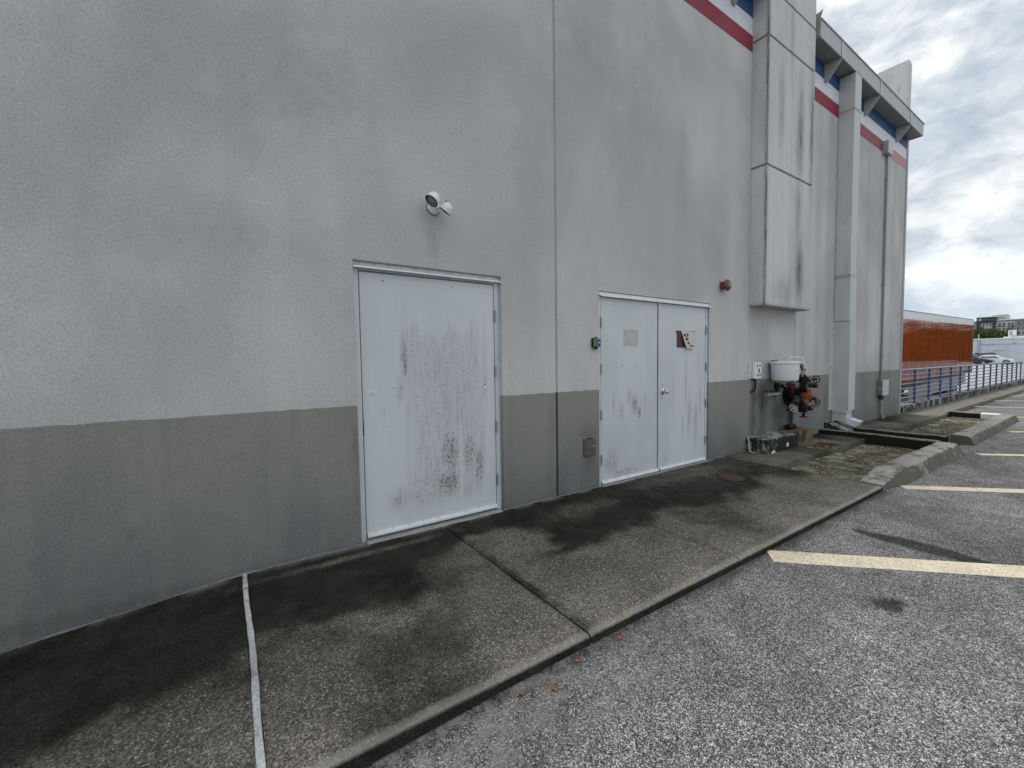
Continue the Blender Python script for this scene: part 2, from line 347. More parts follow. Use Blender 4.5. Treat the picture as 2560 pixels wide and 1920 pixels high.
class MB:
    def __init__(s): s.v = []; s.f = []
    def add(s, vs, fs):
        k = len(s.v); s.v += [tuple(p) for p in vs]; s.f += [tuple(i + k for i in f) for f in fs]; return s
    def box(s, x0, x1, y0, y1, z0, z1):
        v = [(x, y, z) for x in (x0, x1) for y in (y0, y1) for z in (z0, z1)]
        return s.add(v, [(0, 1, 3, 2), (4, 6, 7, 5), (0, 4, 5, 1), (2, 3, 7, 6), (0, 2, 6, 4), (1, 5, 7, 3)])
    def hull8(s, v): return s.add(v, [(0, 1, 3, 2), (4, 6, 7, 5), (0, 4, 5, 1), (2, 3, 7, 6), (0, 2, 6, 4), (1, 5, 7, 3)])
    def gface(s, o, u, w, nu, nw):
        o, u, w = Vector(o), Vector(u), Vector(w); vs = [o + u * (i / nu) + w * (j / nw) for j in range(nw + 1) for i in range(nu + 1)]
        return s.add(vs, [(j * (nu + 1) + i, j * (nu + 1) + i + 1, (j + 1) * (nu + 1) + i + 1, (j + 1) * (nu + 1) + i) for j in range(nw) for i in range(nu)])
    def gbox(s, x0, x1, y0, y1, z0, z1, st):
        n = lambda a: max(1, int(round(abs(a) / st))); X, Y, Z = x1 - x0, y1 - y0, z1 - z0
        s.gface((x0, y0, z0), (X, 0, 0), (0, 0, Z), n(X), n(Z)); s.gface((x1, y1, z0), (-X, 0, 0), (0, 0, Z), 1, 1)
        s.gface((x0, y1, z0), (0, -Y, 0), (0, 0, Z), n(Y), n(Z)); s.gface((x1, y0, z0), (0, Y, 0), (0, 0, Z), n(Y), n(Z))
        s.gface((x0, y0, z1), (X, 0, 0), (0, Y, 0), n(X), n(Y)); s.gface((x0, y1, z0), (X, 0, 0), (0, -Y, 0), n(X), n(Y)); return s
    def prism(s, pts, d):            # closed planar polygon swept by vector d
        n = len(pts); d = Vector(d); a = [Vector(p) for p in pts]; return s.add(a + [p + d for p in a], [tuple(range(n))[::-1], tuple(range(n, 2 * n))] + [(i, (i + 1) % n, n + (i + 1) % n, n + i) for i in range(n)])
    def tube(s, path, r, n=10, cap=True):
        P = [Vector(p) for p in path]; k = len(s.v); rr = r if isinstance(r, (list, tuple)) else [r] * len(P)
        t0 = (P[1] - P[0]).normalized(); a = Vector((0, 0, 1)) if abs(t0.z) < .9 else Vector((1, 0, 0)); nrm = t0.cross(a).normalized()
        vs = []
        for i, p in enumerate(P):
            t = (P[min(i + 1, len(P) - 1)] - P[max(i - 1, 0)]).normalized(); nrm = (nrm - t * nrm.dot(t)).normalized(); b = t.cross(nrm)
            vs += [p + (nrm * math.cos(2 * math.pi * j / n) + b * math.sin(2 * math.pi * j / n)) * rr[i] for j in range(n)]
        fs = [(i * n + j, i * n + (j + 1) % n, (i + 1) * n + (j + 1) % n, (i + 1) * n + j) for i in range(len(P) - 1) for j in range(n)]
        if cap: fs += [tuple(range(n))[::-1], tuple((len(P) - 1) * n + j for j in range(n))]
        return s.add(vs, fs)
    def lathe(s, c, axis, prof, n=20):    # prof: (radius, distance along axis)
        c = Vector(c); ax = Vector(axis).normalized(); a = Vector((0, 0, 1)) if abs(ax.z) < .9 else Vector((1, 0, 0)); u = ax.cross(a).normalized(); w = ax.cross(u)
        vs = [c + ax * h + (u * math.cos(2 * math.pi * j / n) + w * math.sin(2 * math.pi * j / n)) * max(r, 1e-4) for r, h in prof for j in range(n)]
        fs = [(i * n + j, i * n + (j + 1) % n, (i + 1) * n + (j + 1) % n, (i + 1) * n + j) for i in range(len(prof) - 1) for j in range(n)]
        return s.add(vs, fs + [tuple(range(n))[::-1], tuple((len(prof) - 1) * n + j for j in range(n))])
    def torus(s, c, axis, Rr, r, n=22, k=7):
        c = Vector(c); ax = Vector(axis).normalized(); a = Vector((0, 0, 1)) if abs(ax.z) < .9 else Vector((1, 0, 0)); u = ax.cross(a).normalized(); w = ax.cross(u); vs = []
        for i in range(n):
            t = 2 * math.pi * i / n; d = u * math.cos(t) + w * math.sin(t)
            vs += [c + d * (Rr + r * math.cos(2 * math.pi * j / k)) + ax * r * math.sin(2 * math.pi * j / k) for j in range(k)]
        return s.add(vs, [(i * k + j, i * k + (j + 1) % k, ((i + 1) % n) * k + (j + 1) % k, ((i + 1) % n) * k + j) for i in range(n) for j in range(k)])
    def build(s, name, mat, parent=None, bevel=0, smooth=False, loc=None, stain=None, clean=None, weld=False, **tg):
        off = wloc(parent) if parent is not None else Vector(loc or (0, 0, 0))
        me = bpy.data.meshes.new(name); V = np.array(s.v) - np.array(off); me.from_pydata([tuple(p) for p in V.tolist()], [], s.f)
        W = np.array(s.v)
        for nm, fn in (('stain', stain), ('clean', clean)):
            if fn is not None:
                at = me.attributes.new(nm, 'FLOAT', 'POINT'); at.data.foreach_set('value', np.clip(fn(W[:, 0], W[:, 1], W[:, 2]), 0, 1).astype(np.float32))
        bm = bmesh.new(); bm.from_mesh(me)
        if weld: bmesh.ops.remove_doubles(bm, verts=bm.verts, dist=1e-4)
        bmesh.ops.recalc_face_normals(bm, faces=bm.faces); bm.to_mesh(me); bm.free()
        if smooth:
            me.polygons.foreach_set('use_smooth', [True] * len(me.polygons))
            try: me.set_sharp_from_angle(angle=R(38))
            except Exception: pass
        me.materials.append(mat); me.update()
        o = bpy.data.objects.new(name, me); COL.objects.link(o)
        if parent is not None: o.parent = parent
        else: o.location = off
        if bevel:
            md = o.modifiers.new('bevel', 'BEVEL'); md.width = bevel; md.segments = 2; md.limit_method = 'ANGLE'; md.angle_limit = R(40)
        return tag(o, **tg)
def box(name, mat, parent, x0, x1, y0, y1, z0, z1, bevel=.002, **k): return MB().box(x0, x1, y0, y1, z0, z1).build(name, mat, parent, bevel, **k)
def copy_tree(o, parent=None):
    c = o.copy(); COL.objects.link(c)
    if parent is not None: c.parent = parent
    for ch in list(o.children): copy_tree(ch, c)
    return c
def text_obj(name, body, size, mat, parent, origin, ux, uz, extrude=.001, bold=0, **tg):
    cu = bpy.data.curves.new('t', 'FONT'); cu.body = body; cu.size = size; cu.extrude = extrude; cu.offset = bold; cu.resolution_u = 3
    t = bpy.data.objects.new('t', cu); COL.objects.link(t); bpy.context.view_layer.update()
    me = bpy.data.meshes.new_from_object(t.evaluated_get(bpy.context.evaluated_depsgraph_get())); bpy.data.objects.remove(t)
    ux, uz = Vector(ux).normalized(), Vector(uz).normalized(); n = ux.cross(uz)
    off = wloc(parent); o_ = Vector(origin)
    for v in me.vertices:
        p = o_ + ux * v.co.x + uz * v.co.y + n * v.co.z; v.co = p - off
    me.materials.clear(); me.materials.append(mat); o = bpy.data.objects.new(name, me); COL.objects.link(o); o.parent = parent
    return tag(o, **tg)

# ================================================================== GROUND
def zup(x, y):                     # asphalt level of the upper lot
    z = -.056 - .055 * sstep(1.4, -1.2, x) - .10 * sstep(30, 100, x); return z
def asphalt_stain(x, y, z):
    s = 0 * x
    def streak(ax, ay, bx, by, w0, w1):   # oil and water marks
        d = np.array([bx - ax, by - ay]); l = np.hypot(*d); t = ((x - ax) * d[0] + (y - ay) * d[1]) / l ** 2
        wob = (fbm(x * 9, y * 9) - .5) * .06; w = (w0 + (w1 - w0) * np.clip(t, 0, 1)) * (.25 + .95 * np.sin(np.pi * np.clip(t, 0, 1)) ** .7); dist = np.abs(((x - ax) * d[1] - (y - ay) * d[0]) / l) + wob
        return sstep(w, w * .55, dist) * sstep(-.06, .03, t) * sstep(1.05, .95, t)
    s = np.maximum(s, 1.0 * streak(4.36, -2.02, 4.36, -2.84, .10, .15))
    n = (fbm(x * 14, y * 14) - .5)
    s = np.maximum(s, 1.0 * sstep(1.25, .75, np.hypot((x - 3.19) / .10, (y + 2.55) / .075) + n * 1.2))
    s = np.maximum(s, .55 * sstep(1.2, .5, np.hypot((x - 5.5) / .09, (y + 2.51) / .04) + n))
    s = np.maximum(s, .5 * sstep(1.2, .5, np.hypot((x - 4.41) / .07, (y + 2.03) / .05) + n))
    s = np.maximum(s, .3 * sstep(.55, .72, fbm(x * 1.3 + 3, y * 1.3)) )
    s = np.maximum(s, .75 * sstep(-1.93, -1.80, y + (fbm(x * 5, y * 5) - .5) * .12) * (x < 5.9))
    rnd = vnoise(x * 7.3, y * 7.3); s = np.maximum(s, .7 * (rnd > .985))
    return s
def asphalt_clean(x, y, z): return .9 * sstep(-2.32, -1.98, y + (fbm(x * 3, y * 3) - .5) * .3) * sstep(2.6, .8, x)
mb = MB()
xs = np.concatenate([np.linspace(-6, 0, 25)[:-1], np.arange(0, 7, .03), np.arange(7, 20, .25), np.linspace(20, 190, 90)])
ys = np.concatenate([np.linspace(-70, -6, 20)[:-1], np.linspace(-6, -3.6, 9)[:-1], np.arange(-3.6, -1.7, .03), np.array([-1.6, -1.2, -.8, -.4, .0, .12])])
XX, YY = np.meshgrid(xs, ys); ZZ = zup(XX, YY); ZZ = np.where((YY > -1.65) & (XX > 5.5) & (XX < 14.5), -.4, ZZ); ZZ = np.where((YY > -.5) & (XX >= 14.5), -.2, ZZ); nx, ny = len(xs), len(ys)
mb.v = list(zip(XX.ravel().tolist(), YY.ravel().tolist(), ZZ.ravel().tolist())); mb.f = [(j * nx + i, j * nx + i + 1, (j + 1) * nx + i + 1, (j + 1) * nx + i) for j in range(ny - 1) for i in range(nx - 1)]
lot = mb.build('parking_lot', ASPH, None, stain=asphalt_stain, clean=asphalt_clean, kind='structure')
# lower lot behind the railing, sloping
mb = MB(); xs = np.linspace(13.9, 109, 60); ys = np.linspace(.14, 60, 12)
lz = lambda x: np.interp(x, [13, 20, 34, 100, 120], [-.98, -.87, -.60, -.02, -.02])
XX, YY = np.meshgrid(xs, ys); ZZ = lz(XX); nx, ny = len(xs), len(ys)
mb.v = list(zip(XX.ravel().tolist(), YY.ravel().tolist(), ZZ.ravel().tolist())); mb.f = [(j * nx + i, j * nx + i + 1, (j + 1) * nx + i + 1, (j + 1) * nx + i) for j in range(ny - 1) for i in range(nx - 1)]
mb.build('lower_lot', LOT, None, kind='structure')
MB().add([(-400, -500, -1.6), (900, -500, -1.6), (900, 700, -1.6), (-400, 700, -1.6)], [(0, 1, 2, 3)]).build('ground', simple('far_ground', (.16, .17, .13), .9, 0, .2, .2, .05), None, kind='structure')

# parking lines
def line(pts, mat=LINEP):
    z = lambda p: float(zup(np.array(p[0]), 0)) + .005
    n = len(pts); MB().add([(p[0], p[1], z(p)) for p in pts] + [(p[0], p[1], z(p) - .004) for p in pts], [tuple(range(n))] + [(i, (i + 1) % n, n + (i + 1) % n, n + i) for i in range(n)]).build('parking_line', mat, lot)
def line2(ax, ay, dx, dy, ln, w=.125, cut=None, mat=LINEP):
    d = Vector((dx, dy, 0)).normalized(); nrm = Vector((-d.y, d.x, 0)) * w / 2; a = Vector((ax, ay, 0)); b = a + d * ln
    line([a - nrm, b - nrm, b + nrm, a + nrm], mat)
line([(3.350, -1.79), (3.195, -1.915), (7.9, -6.5), (8.05, -6.42)])
line([(6.265, -1.84), (6.150, -1.93), (10.8, -6.45), (10.93, -6.36)])
line2(9.15, -2.02, .75, -.72, 5); line2(12.28, -1.95, .80, -.62, 5); line2(15.25, -1.60, .72, -.78, 5, .14, mat=LINEY)
for x, dx in ((17.75, .5), (20.55, .5), (23.25, .5), (25.8, .5), (28.5, .5), (31.2, .5), (34, .5), (37, .5), (40, .5)): line2(x, -.66, dx, -.85, 5.2, .11)

# ------------------------------------------------------------------ sidewalk
walk = empty('sidewalk', (0, 0, 0), kind='structure')
def mold_shade(x, y, z):  # mildew plus the building's soft shadow, both put into the colour
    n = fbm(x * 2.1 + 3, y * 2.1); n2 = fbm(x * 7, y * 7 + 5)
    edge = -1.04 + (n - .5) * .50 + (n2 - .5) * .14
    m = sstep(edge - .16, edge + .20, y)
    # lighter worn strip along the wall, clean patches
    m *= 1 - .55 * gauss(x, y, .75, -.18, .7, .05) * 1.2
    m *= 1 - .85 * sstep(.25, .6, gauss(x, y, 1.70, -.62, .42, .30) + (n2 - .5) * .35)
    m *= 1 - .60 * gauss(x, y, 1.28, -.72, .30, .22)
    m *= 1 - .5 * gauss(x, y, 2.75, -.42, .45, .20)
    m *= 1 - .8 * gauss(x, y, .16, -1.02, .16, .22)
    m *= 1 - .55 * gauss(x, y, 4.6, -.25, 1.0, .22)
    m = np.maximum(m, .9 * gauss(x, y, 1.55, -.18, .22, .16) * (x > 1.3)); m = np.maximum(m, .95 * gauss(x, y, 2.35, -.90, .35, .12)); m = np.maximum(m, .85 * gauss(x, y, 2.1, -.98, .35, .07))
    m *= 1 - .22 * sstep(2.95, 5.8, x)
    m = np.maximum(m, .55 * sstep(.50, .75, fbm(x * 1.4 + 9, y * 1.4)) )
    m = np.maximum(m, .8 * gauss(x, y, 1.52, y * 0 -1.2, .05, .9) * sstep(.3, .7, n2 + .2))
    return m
def cleanw(x, y, z):
    n = fbm(x * 8, y * 8)
    c = .70 * sstep(-1.765, -1.785, y + (n - .5) * .02) * (y > SW - .0005)
    c = np.maximum(c, .55 * sstep(-.10, -.01, y) * sstep(.35, .6, fbm(x * 6, y * 2 + 7)))
    return c
SW = -1.80
def ramp_z(x): return np.where(x < .05, -.0 + (x - .05) * .095, 0.0)
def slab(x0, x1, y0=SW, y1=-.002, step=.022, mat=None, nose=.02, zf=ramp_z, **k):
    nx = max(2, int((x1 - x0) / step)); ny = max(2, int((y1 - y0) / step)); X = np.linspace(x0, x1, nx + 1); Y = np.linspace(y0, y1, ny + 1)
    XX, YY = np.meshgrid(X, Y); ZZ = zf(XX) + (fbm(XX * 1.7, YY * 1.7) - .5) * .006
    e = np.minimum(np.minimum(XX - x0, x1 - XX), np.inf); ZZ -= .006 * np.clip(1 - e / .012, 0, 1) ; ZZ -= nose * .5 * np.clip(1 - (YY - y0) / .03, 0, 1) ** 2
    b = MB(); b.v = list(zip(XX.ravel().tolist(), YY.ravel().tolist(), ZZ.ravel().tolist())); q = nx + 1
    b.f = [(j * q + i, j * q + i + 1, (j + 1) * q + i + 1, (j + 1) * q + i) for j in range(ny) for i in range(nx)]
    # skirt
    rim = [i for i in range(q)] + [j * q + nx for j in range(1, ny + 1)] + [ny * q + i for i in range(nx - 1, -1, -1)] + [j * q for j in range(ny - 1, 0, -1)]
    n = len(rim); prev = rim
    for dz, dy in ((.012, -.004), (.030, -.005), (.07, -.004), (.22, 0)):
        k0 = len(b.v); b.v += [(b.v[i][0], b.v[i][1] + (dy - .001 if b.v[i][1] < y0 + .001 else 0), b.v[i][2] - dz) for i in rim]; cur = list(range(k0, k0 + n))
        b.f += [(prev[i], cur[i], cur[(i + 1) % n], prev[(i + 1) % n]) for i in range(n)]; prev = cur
    return b.build('slab', mat or WALK, walk, stain=slab_dark, clean=cleanw, **k)
def slab_dark(x, y, z):  # top: mildew and painted shade; front face: plain dark
    m = mold_shade(x, y, z); n = fbm(x * 6, x * 3 + 3)
    return np.where(y < SW - .0005, .80 + .25 * n, m)  # front face dark all along
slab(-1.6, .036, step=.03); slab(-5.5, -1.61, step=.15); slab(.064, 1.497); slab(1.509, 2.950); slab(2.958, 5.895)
# caulk joint, curved a little, and thin joints
b = MB(); pts = []
for i in range(40):
    y = -.004 - i * (1.79 / 39); w = .013 + .005 * fbm(np.array(y * 9), np.array(2.)) + random.uniform(0, .0015); cxx = .050 + .004 * math.sin(y * 5)
    pts.append((cxx - w, cxx + w, y))
vv = []
for a, c, y in pts: vv += [(a, y, -.02), (a + .004, y, .0035 + random.uniform(-.001, .001)), (c - .004, y, .0035 + random.uniform(-.001, .001)), (c, y, -.02)]
b.add(vv, [(i * 4 + j, i * 4 + j + 1, i * 4 + j + 5, i * 4 + j + 4) for i in range(39) for j in range(3)]); b.build('joint_filler', CAULK, walk)
box('joint_bed', DARK, walk, -5, 5.9, -1.78, -.01, -.20, -.13, 0)
# sealant along the wall foot
b = MB(); n = 160
vv = []
for i in range(n):
    x = -1.5 + 7.4 * i / (n - 1); z0 = float(ramp_z(np.array(x))); h = .002 + .010 * float(vnoise(np.array(x * 6), np.array(3.))); d = .006 + .008 * float(vnoise(np.array(x * 9), np.array(8.)))
    vv += [(x, .0, z0 + h), (x, -d, z0 + .004), (x, -d - .004, z0 - .01)]
b.add(vv, [(i * 3 + j, i * 3 + j + 1, i * 3 + j + 4, i * 3 + j + 3) for i in range(n - 1) for j in range(2)]); b.build('wall_foot_sealant', simple('grey_sealant', (.17, .18, .185), .7, 0, .4, .9, 14, (.04, .04, .04)), walk, True)
# far walkway along the wall past the wide pavement
def mold_shade2(x, y, z): return np.clip(.55 * sstep(.35, .65, fbm(x * 1.5, y * 1.5 + 4)) + .35 * sstep(-.5, -.1, y) * (x < 13.8), 0, 1) * np.where(x > 14, .45, 1)  # mildew, with the shade beside the building put into the colour
def slab2(x0, x1, y0, y1, zt=.0, zb=-.2, st=.05):
    return MB().gbox(x0, x1, y0, y1, zb, zt, st).build('slab', WALK, walk, stain=mold_shade2, clean=lambda x, y, z: 0.25 * (x > 13.9) + 0 * x, weld=True, bevel=.004)  # paler past the corner: the sunlit stretch is put into the colour
slab2(5.905, 7.50, -.70, -.002); slab2(7.51, 8.20, -.335, -.002); slab2(8.21, 9.09, -.70, -.002)
slab2(7.51, 8.20, -.70, -.66, -.004)
for i, (a, c) in enumerate(((10.10, 11.6), (11.61, 13.1), (13.11, 14.6))): slab2(a, c, -.70, -.002)
for a in np.arange(14.61, 46, 3.0): slab2(a, a + 2.99, -.615, -.002, .0, -.2, .12)

# planting beds
def bed(x0, x1, y0, y1, z, name='soil_bed', amp=.03):
    st = .025; nx = int((x1 - x0) / st); ny = int((y1 - y0) / st); X = np.linspace(x0, x1, nx); Y = np.linspace(y0, y1, ny); XX, YY = np.meshgrid(X, Y)
    ZZ = z + (fbm(XX * 2.5, YY * 2.5) - .5) * amp * 2 + (fbm(XX * 14, YY * 14, 3) - .5) * amp * .9
    b = MB(); b.v = list(zip(XX.ravel().tolist(), YY.ravel().tolist(), ZZ.ravel().tolist())); b.f = [(j * nx + i, j * nx + i + 1, (j + 1) * nx + i + 1, (j + 1) * nx + i) for j in range(ny - 1) for i in range(nx - 1)]
    return b.build(name, SOIL, None, kind='structure')
bed(5.89, 9.11, -1.60, -.705, -.085); bed(10.07, 14.52, -1.56, -.69, -.105, amp=.05)
bed(7.50, 8.21, -.67, -.33, -.030, 'soil_patch', .012); bpy.data.objects['soil_patch'].data.materials[0] = simple('brown_leaf_litter', (.085, .050, .032), .95, 0, .5, .5, 14, (.02, .014, .01), .05)
b = MB()
for i in range(700):
    bx = random.random()
    if bx < .6: x, y, z = random.uniform(5.95, 9.05), random.uniform(-1.58, -.72), -.078
    elif bx < .9: x, y, z = random.uniform(10.1, 14.4), random.uniform(-1.5, -.75), -.10
    else: x, y, z = random.uniform(7.55, 8.15), random.uniform(-.64, -.36), -.025
    r = random.uniform(.005, .02); h = r * .6; a = random.uniform(0, 3)
    b.add([(x + r * math.cos(a + k * 2.1), y + r * math.sin(a + k * 2.1) , z - .01) for k in range(3)] + [(x + r * .2, y, z + h)], [(0, 1, 3), (1, 2, 3), (2, 0, 3)])
b.build('gravel_bits', simple('gravel_grey', (.33, .30, .25), .9, 0, .4, .4, 30), None, kind='stuff')

# kerbs
def kerb_run(path, w, h, z0, rad=.045, jit=.004, seg=.12, taper=0, slope=0):
    P = []; path = [Vector((*p, 0)) for p in path]
    for i in range(len(path) - 1):
        n = max(1, int((path[i + 1] - path[i]).length / seg)); P += [path[i].lerp(path[i + 1], k / n) for k in range(n)]
    P.append(path[-1]); prof = [(-w / 2, 0), (-w / 2, h - rad)] + [(-w / 2 + rad - rad * math.cos(t), h - rad + rad * math.sin(t)) for t in (R(22), R(45), R(68), R(90))]
    prof += [(w / 2 - rad * math.cos(math.pi / 2 - t) * 1, h - rad + rad * math.cos(t)) if False else (w / 2 - rad + rad * math.sin(t), h - rad + rad * math.cos(t)) for t in (R(0), R(22), R(45), R(68), R(90))] + [(w / 2, 0)]
    k = len(prof); vs = []
    for i, p in enumerate(P):
        d0 = (P[i] - P[i - 1]).normalized() if i else (P[1] - P[0]).normalized(); d1 = (P[i + 1] - P[i]).normalized() if i < len(P) - 1 else d0
        t = (d0 + d1).normalized(); nn = Vector((-t.y, t.x, 0)); sc = 1 / max(.5, t.dot(d1))
        sl = slope * (1 if not taper else min(1, (p - P[0]).length / taper))
        for (u, v) in prof:
            j = (float(vnoise(np.array(p.x * 5 + u * 9), np.array(p.y * 5 + v * 9))) - .5) * 2 * jit; vs.append((p.x + nn.x * (u * sc + j) - nn.x * sl * (u < 0) * (1 - v / h), p.y + nn.y * (u * sc + j) - nn.y * sl * (u < 0) * (1 - v / h), z0 + v * (1 if not taper else min(1, .50 + .5 * (p - P[0]).length / taper)) + (j if v > .02 else 0)))
    fs = [(i * k + j, (i + 1) * k + j, (i + 1) * k + j + 1, i * k + j + 1) for i in range(len(P) - 1) for j in range(k - 1)] + [tuple(range(k)), tuple((len(P) - 1) * k + j for j in range(k))[::-1]]
    return MB().add(vs, fs)
k1 = empty('planter_kerb', (7.4, -1.72, -.06), 'rounded concrete kerb along the nearer mossy planting bed, dirty white at its near end', 'kerb', 'concrete kerbs round the planting beds')
kerb_run([(5.86, -1.695), (8.95, -1.72)],   .22, .185, -.08, .03, .004, taper=.55, slope=.09).build('kerb_front', KERB, k1, 0, True)
kerb_run([(9.19, .0 - .01), (9.19, -.75), (9.16, -1.60)], .19, .17, -.09, .02).build('side_wall', FLUME, k1, 0, True)
k2 = empty('planter_kerb', (12.2, -1.7, -.06), 'concrete kerb framing the farther planting bed, with a white painted end section', 'kerb', 'concrete kerbs round the planting beds')
kerb_run([(9.98, -1.68), (14.42, -1.67)], .22,   .175, -.08, .03, .004, slope=.08).build('kerb_front', KERB, k2, 0, True)
kerb_run([(9.97, .0 - .01), (9.97, -.8), (9.97, -1.54)], .19, .15, -.09, .02).build('side_wall', FLUME, k2, 0, True)
kerb_run([(14.60, -.72), (14.60, -1.25)], .20, .145, -.08, .03, .006).build('kerb_end', FLUME, k2, 0, True)
kerb_run([(14.60, -1.256), (14.58, -1.62)], .20, .150, -.08, .04, .006).build('painted_kerb_end', KWHITE, k2, 0, True, label='white painted piece of kerb')
b = MB(); b.gface((9.28, -.002, -.035), (.6, 0, 0), (0, -1.95, -.04), 8, 20); b.build('drain_channel', FLUME, None, kind='structure')

# cleanout lid
t = empty('manhole_cover', (4.90, -.67, 0), 'small round rusty cover set in the pavement by the double door', 'manhole cover')
MB().lathe((4.90, -.67, .001), (0, 0, 1), [(.125, 0), (.125, .006), (.10, .008), (.0, .010)], 32).build('lid', RUSTLID, t, 0, True)
MB().torus((4.90, -.67, .004), (0, 0, 1), .135, .007, 32, 6).build('rim', DKGREY, t, 0, True)
# litter
def leaf(x, y, s, a, lab):
    z = float(zup(np.array(x), 0)); b = MB(); pts = []
    for k in range(9):
        t = k / 8; w = math.sin(math.pi * t ** .8) * .38; pts.append((t, w))
    vs = []
    for t, w in pts: vs += [(t - .5, -w, .10 * math.sin(t * 3) + .12 * w), (t - .5, 0, .03 + .1 * math.sin(t * 3)), (t - .5, w, .10 * math.sin(t * 3) + .22 * w)]
    c, s_ = math.cos(a), math.sin(a); vs = [(x + s * (p[0] * c - p[1] * s_), y + s * (p[0] * s_ + p[1] * c), z + .004 + s * p[2]) for p in vs]
    b.add(vs, [(i * 3 + j, i * 3 + j + 1, i * 3 + j + 4, i * 3 + j + 3) for i in range(8) for j in range(2)])
    b.build('dead_leaf', LEAFL, None, loc=(x, y, z), label=lab, cat='leaf', group='dead leaves along the pavement edge')
leaf(1.66, -1.86, .038, .4, 'yellow brown leaf curled on the asphalt against the kerb, farthest of the fallen leaves')
leaf(1.16, -1.93, .044, 1.2, 'orange brown leaf lying on the asphalt at bottom centre, the largest of the fallen leaves')
leaf(1.02, -1.87, .032, 2.4, 'small reddish leaf close under the kerb just left of the largest leaf')
leaf(1.36, -1.86, .03, .1, 'small tan leaf between the yellow leaf and the large orange leaf')
b = MB()
for i in range(420):
    x = random.uniform(.2, 5.9); y = -1.805 - abs(random.gauss(0, .045)); z = float(zup(np.array(x), 0)); r = random.uniform(.003, .010); a = random.uniform(0, 6)
    b.add([(x + r * math.cos(a), y + r * math.sin(a), z + .001), (x + r * .4 * math.cos(a + 2), y + r * .4 * math.sin(a + 2), z + .001), (x - r * math.cos(a), y - r * math.sin(a), z + .002), (x, y, z + r * .5)], [(0, 1, 3), (1, 2, 3), (2, 0, 3)])
b.build('kerb_debris', simple('leaf_crumbs', (.15, .09, .05), .9, 0, .5, .4, 60), None, kind='stuff')

# ================================================================== BUILDING
bld = empty('commercial_building', (3, 0, 0), 'grey stucco building with darker painted foot band and red, white and blue stripes', 'building')
def wall_stain(x, y, z):
    n = fbm(x * 1.3, z * 1.3); n2 = fbm(x * 5, z * 5); s = 0 * x
    s = np.maximum(s, .42 * sstep(.07, .02, np.abs(x - 1.475) + (n2 - .5) * .05) * sstep(2.20, 2.4, z) * sstep(2.68, 2.45, z))      # drip under lamp
    s = np.maximum(s, .30 * gauss(x, z, 1.47, 2.58, .09, .12))
    s = np.maximum(s, .5 * sstep(.10, .0, z - 0) * (.5 + n)); s = np.maximum(s, .35 * sstep(.5, .0, z) * n * 1.3)
    for cx, cz, wx, wz, a in ((.63, 3.34, .55, .45, .38), (-.2, 2.25, .9, .22, .28), (3.4, 4.58, .5, .6, .35), (.25, 3.1, .4, .5, .2), (4.1, 4.7, .5, .7, .32), (5.8, 3.5, .3, 1.2, .28), (1.2, 3.9, .8, .5, .2), (-.9, 3.2, .8, .5, .18), (6.3, 3.6, .25, 1.6, .3), (4.9, 3.9, .14, 1.0, .25)):
        s = np.maximum(s, a * gauss(x, z, cx, cz, wx, wz) * (.45 + .8 * n2))
    s = np.maximum(s, .45 * gauss(x, z, 3.25, .34, .10, .18)); s = np.maximum(s, .38 * gauss(x, z, 3.25, .62, .13, .09))
    for cx, w, a in ((6.72, .10, .85), (7.0, .2, .75), (7.5, .3, .7), (7.95, .14, .8), (8.6, .3, .35)):
        s = np.maximum(s, a * gauss(x, z * 0, cx, 0, w, 9) * sstep(1.10, .95, z) * (.6 + .8 * n2))
    s = np.maximum(s, .25 * gauss(x, z, 6.95, 1.75, .35, .25)); s = np.maximum(s, .30 * sstep(2.18, 2.10, z) * sstep(1.5, 2.1, z) * ((x > 6.5) & (x < 8.1)) * (.4 + n2))
    for cx, w in ((8.35, .1), (8.9, .12), (9.35, .1), (10.6, .12), (11.3, .1), (12.9, .12), (12.0, .06)): s = np.maximum(s, .22 * gauss(x, z * 0, cx, 0, w, 9) * (.5 + n2))
    s = np.maximum(s, .5 * sstep(.04, .0, np.abs(x - .80) ) * sstep(1.05, .9, z) * n2)
    # thin scratches low on the left
    s = np.maximum(s, .30 * sstep(.006, .0, np.abs(z - .36 - .12 * (x + .75) - .02 * n2)) * ((x > -1.) & (x < -.45)))
    s = np.maximum(s, .30 * sstep(.006, .0, np.abs(z - .78 - .03 * n2)) * ((x > -.1) & (x < .1)))
    return s
def wall_clean(x, y, z):
    n = fbm(x * 4, z * 3); c = .45 * sstep(.62, .75, n); 
    for cx, cz, wx, wz, a in ((3.2, 2.5, .5, .5, .5), (2.55, 1.7, .3, .8, .4), (1.9, 2.6, .5, .3, .35), (4.6, 3.0, .15, 1., .4), (0.8, 1.3, .9, .2, .35), (3.3, 3.6, .3, 1., .35)): c = np.maximum(c, a * gauss(x, z, cx, cz, wx, wz))
    return c
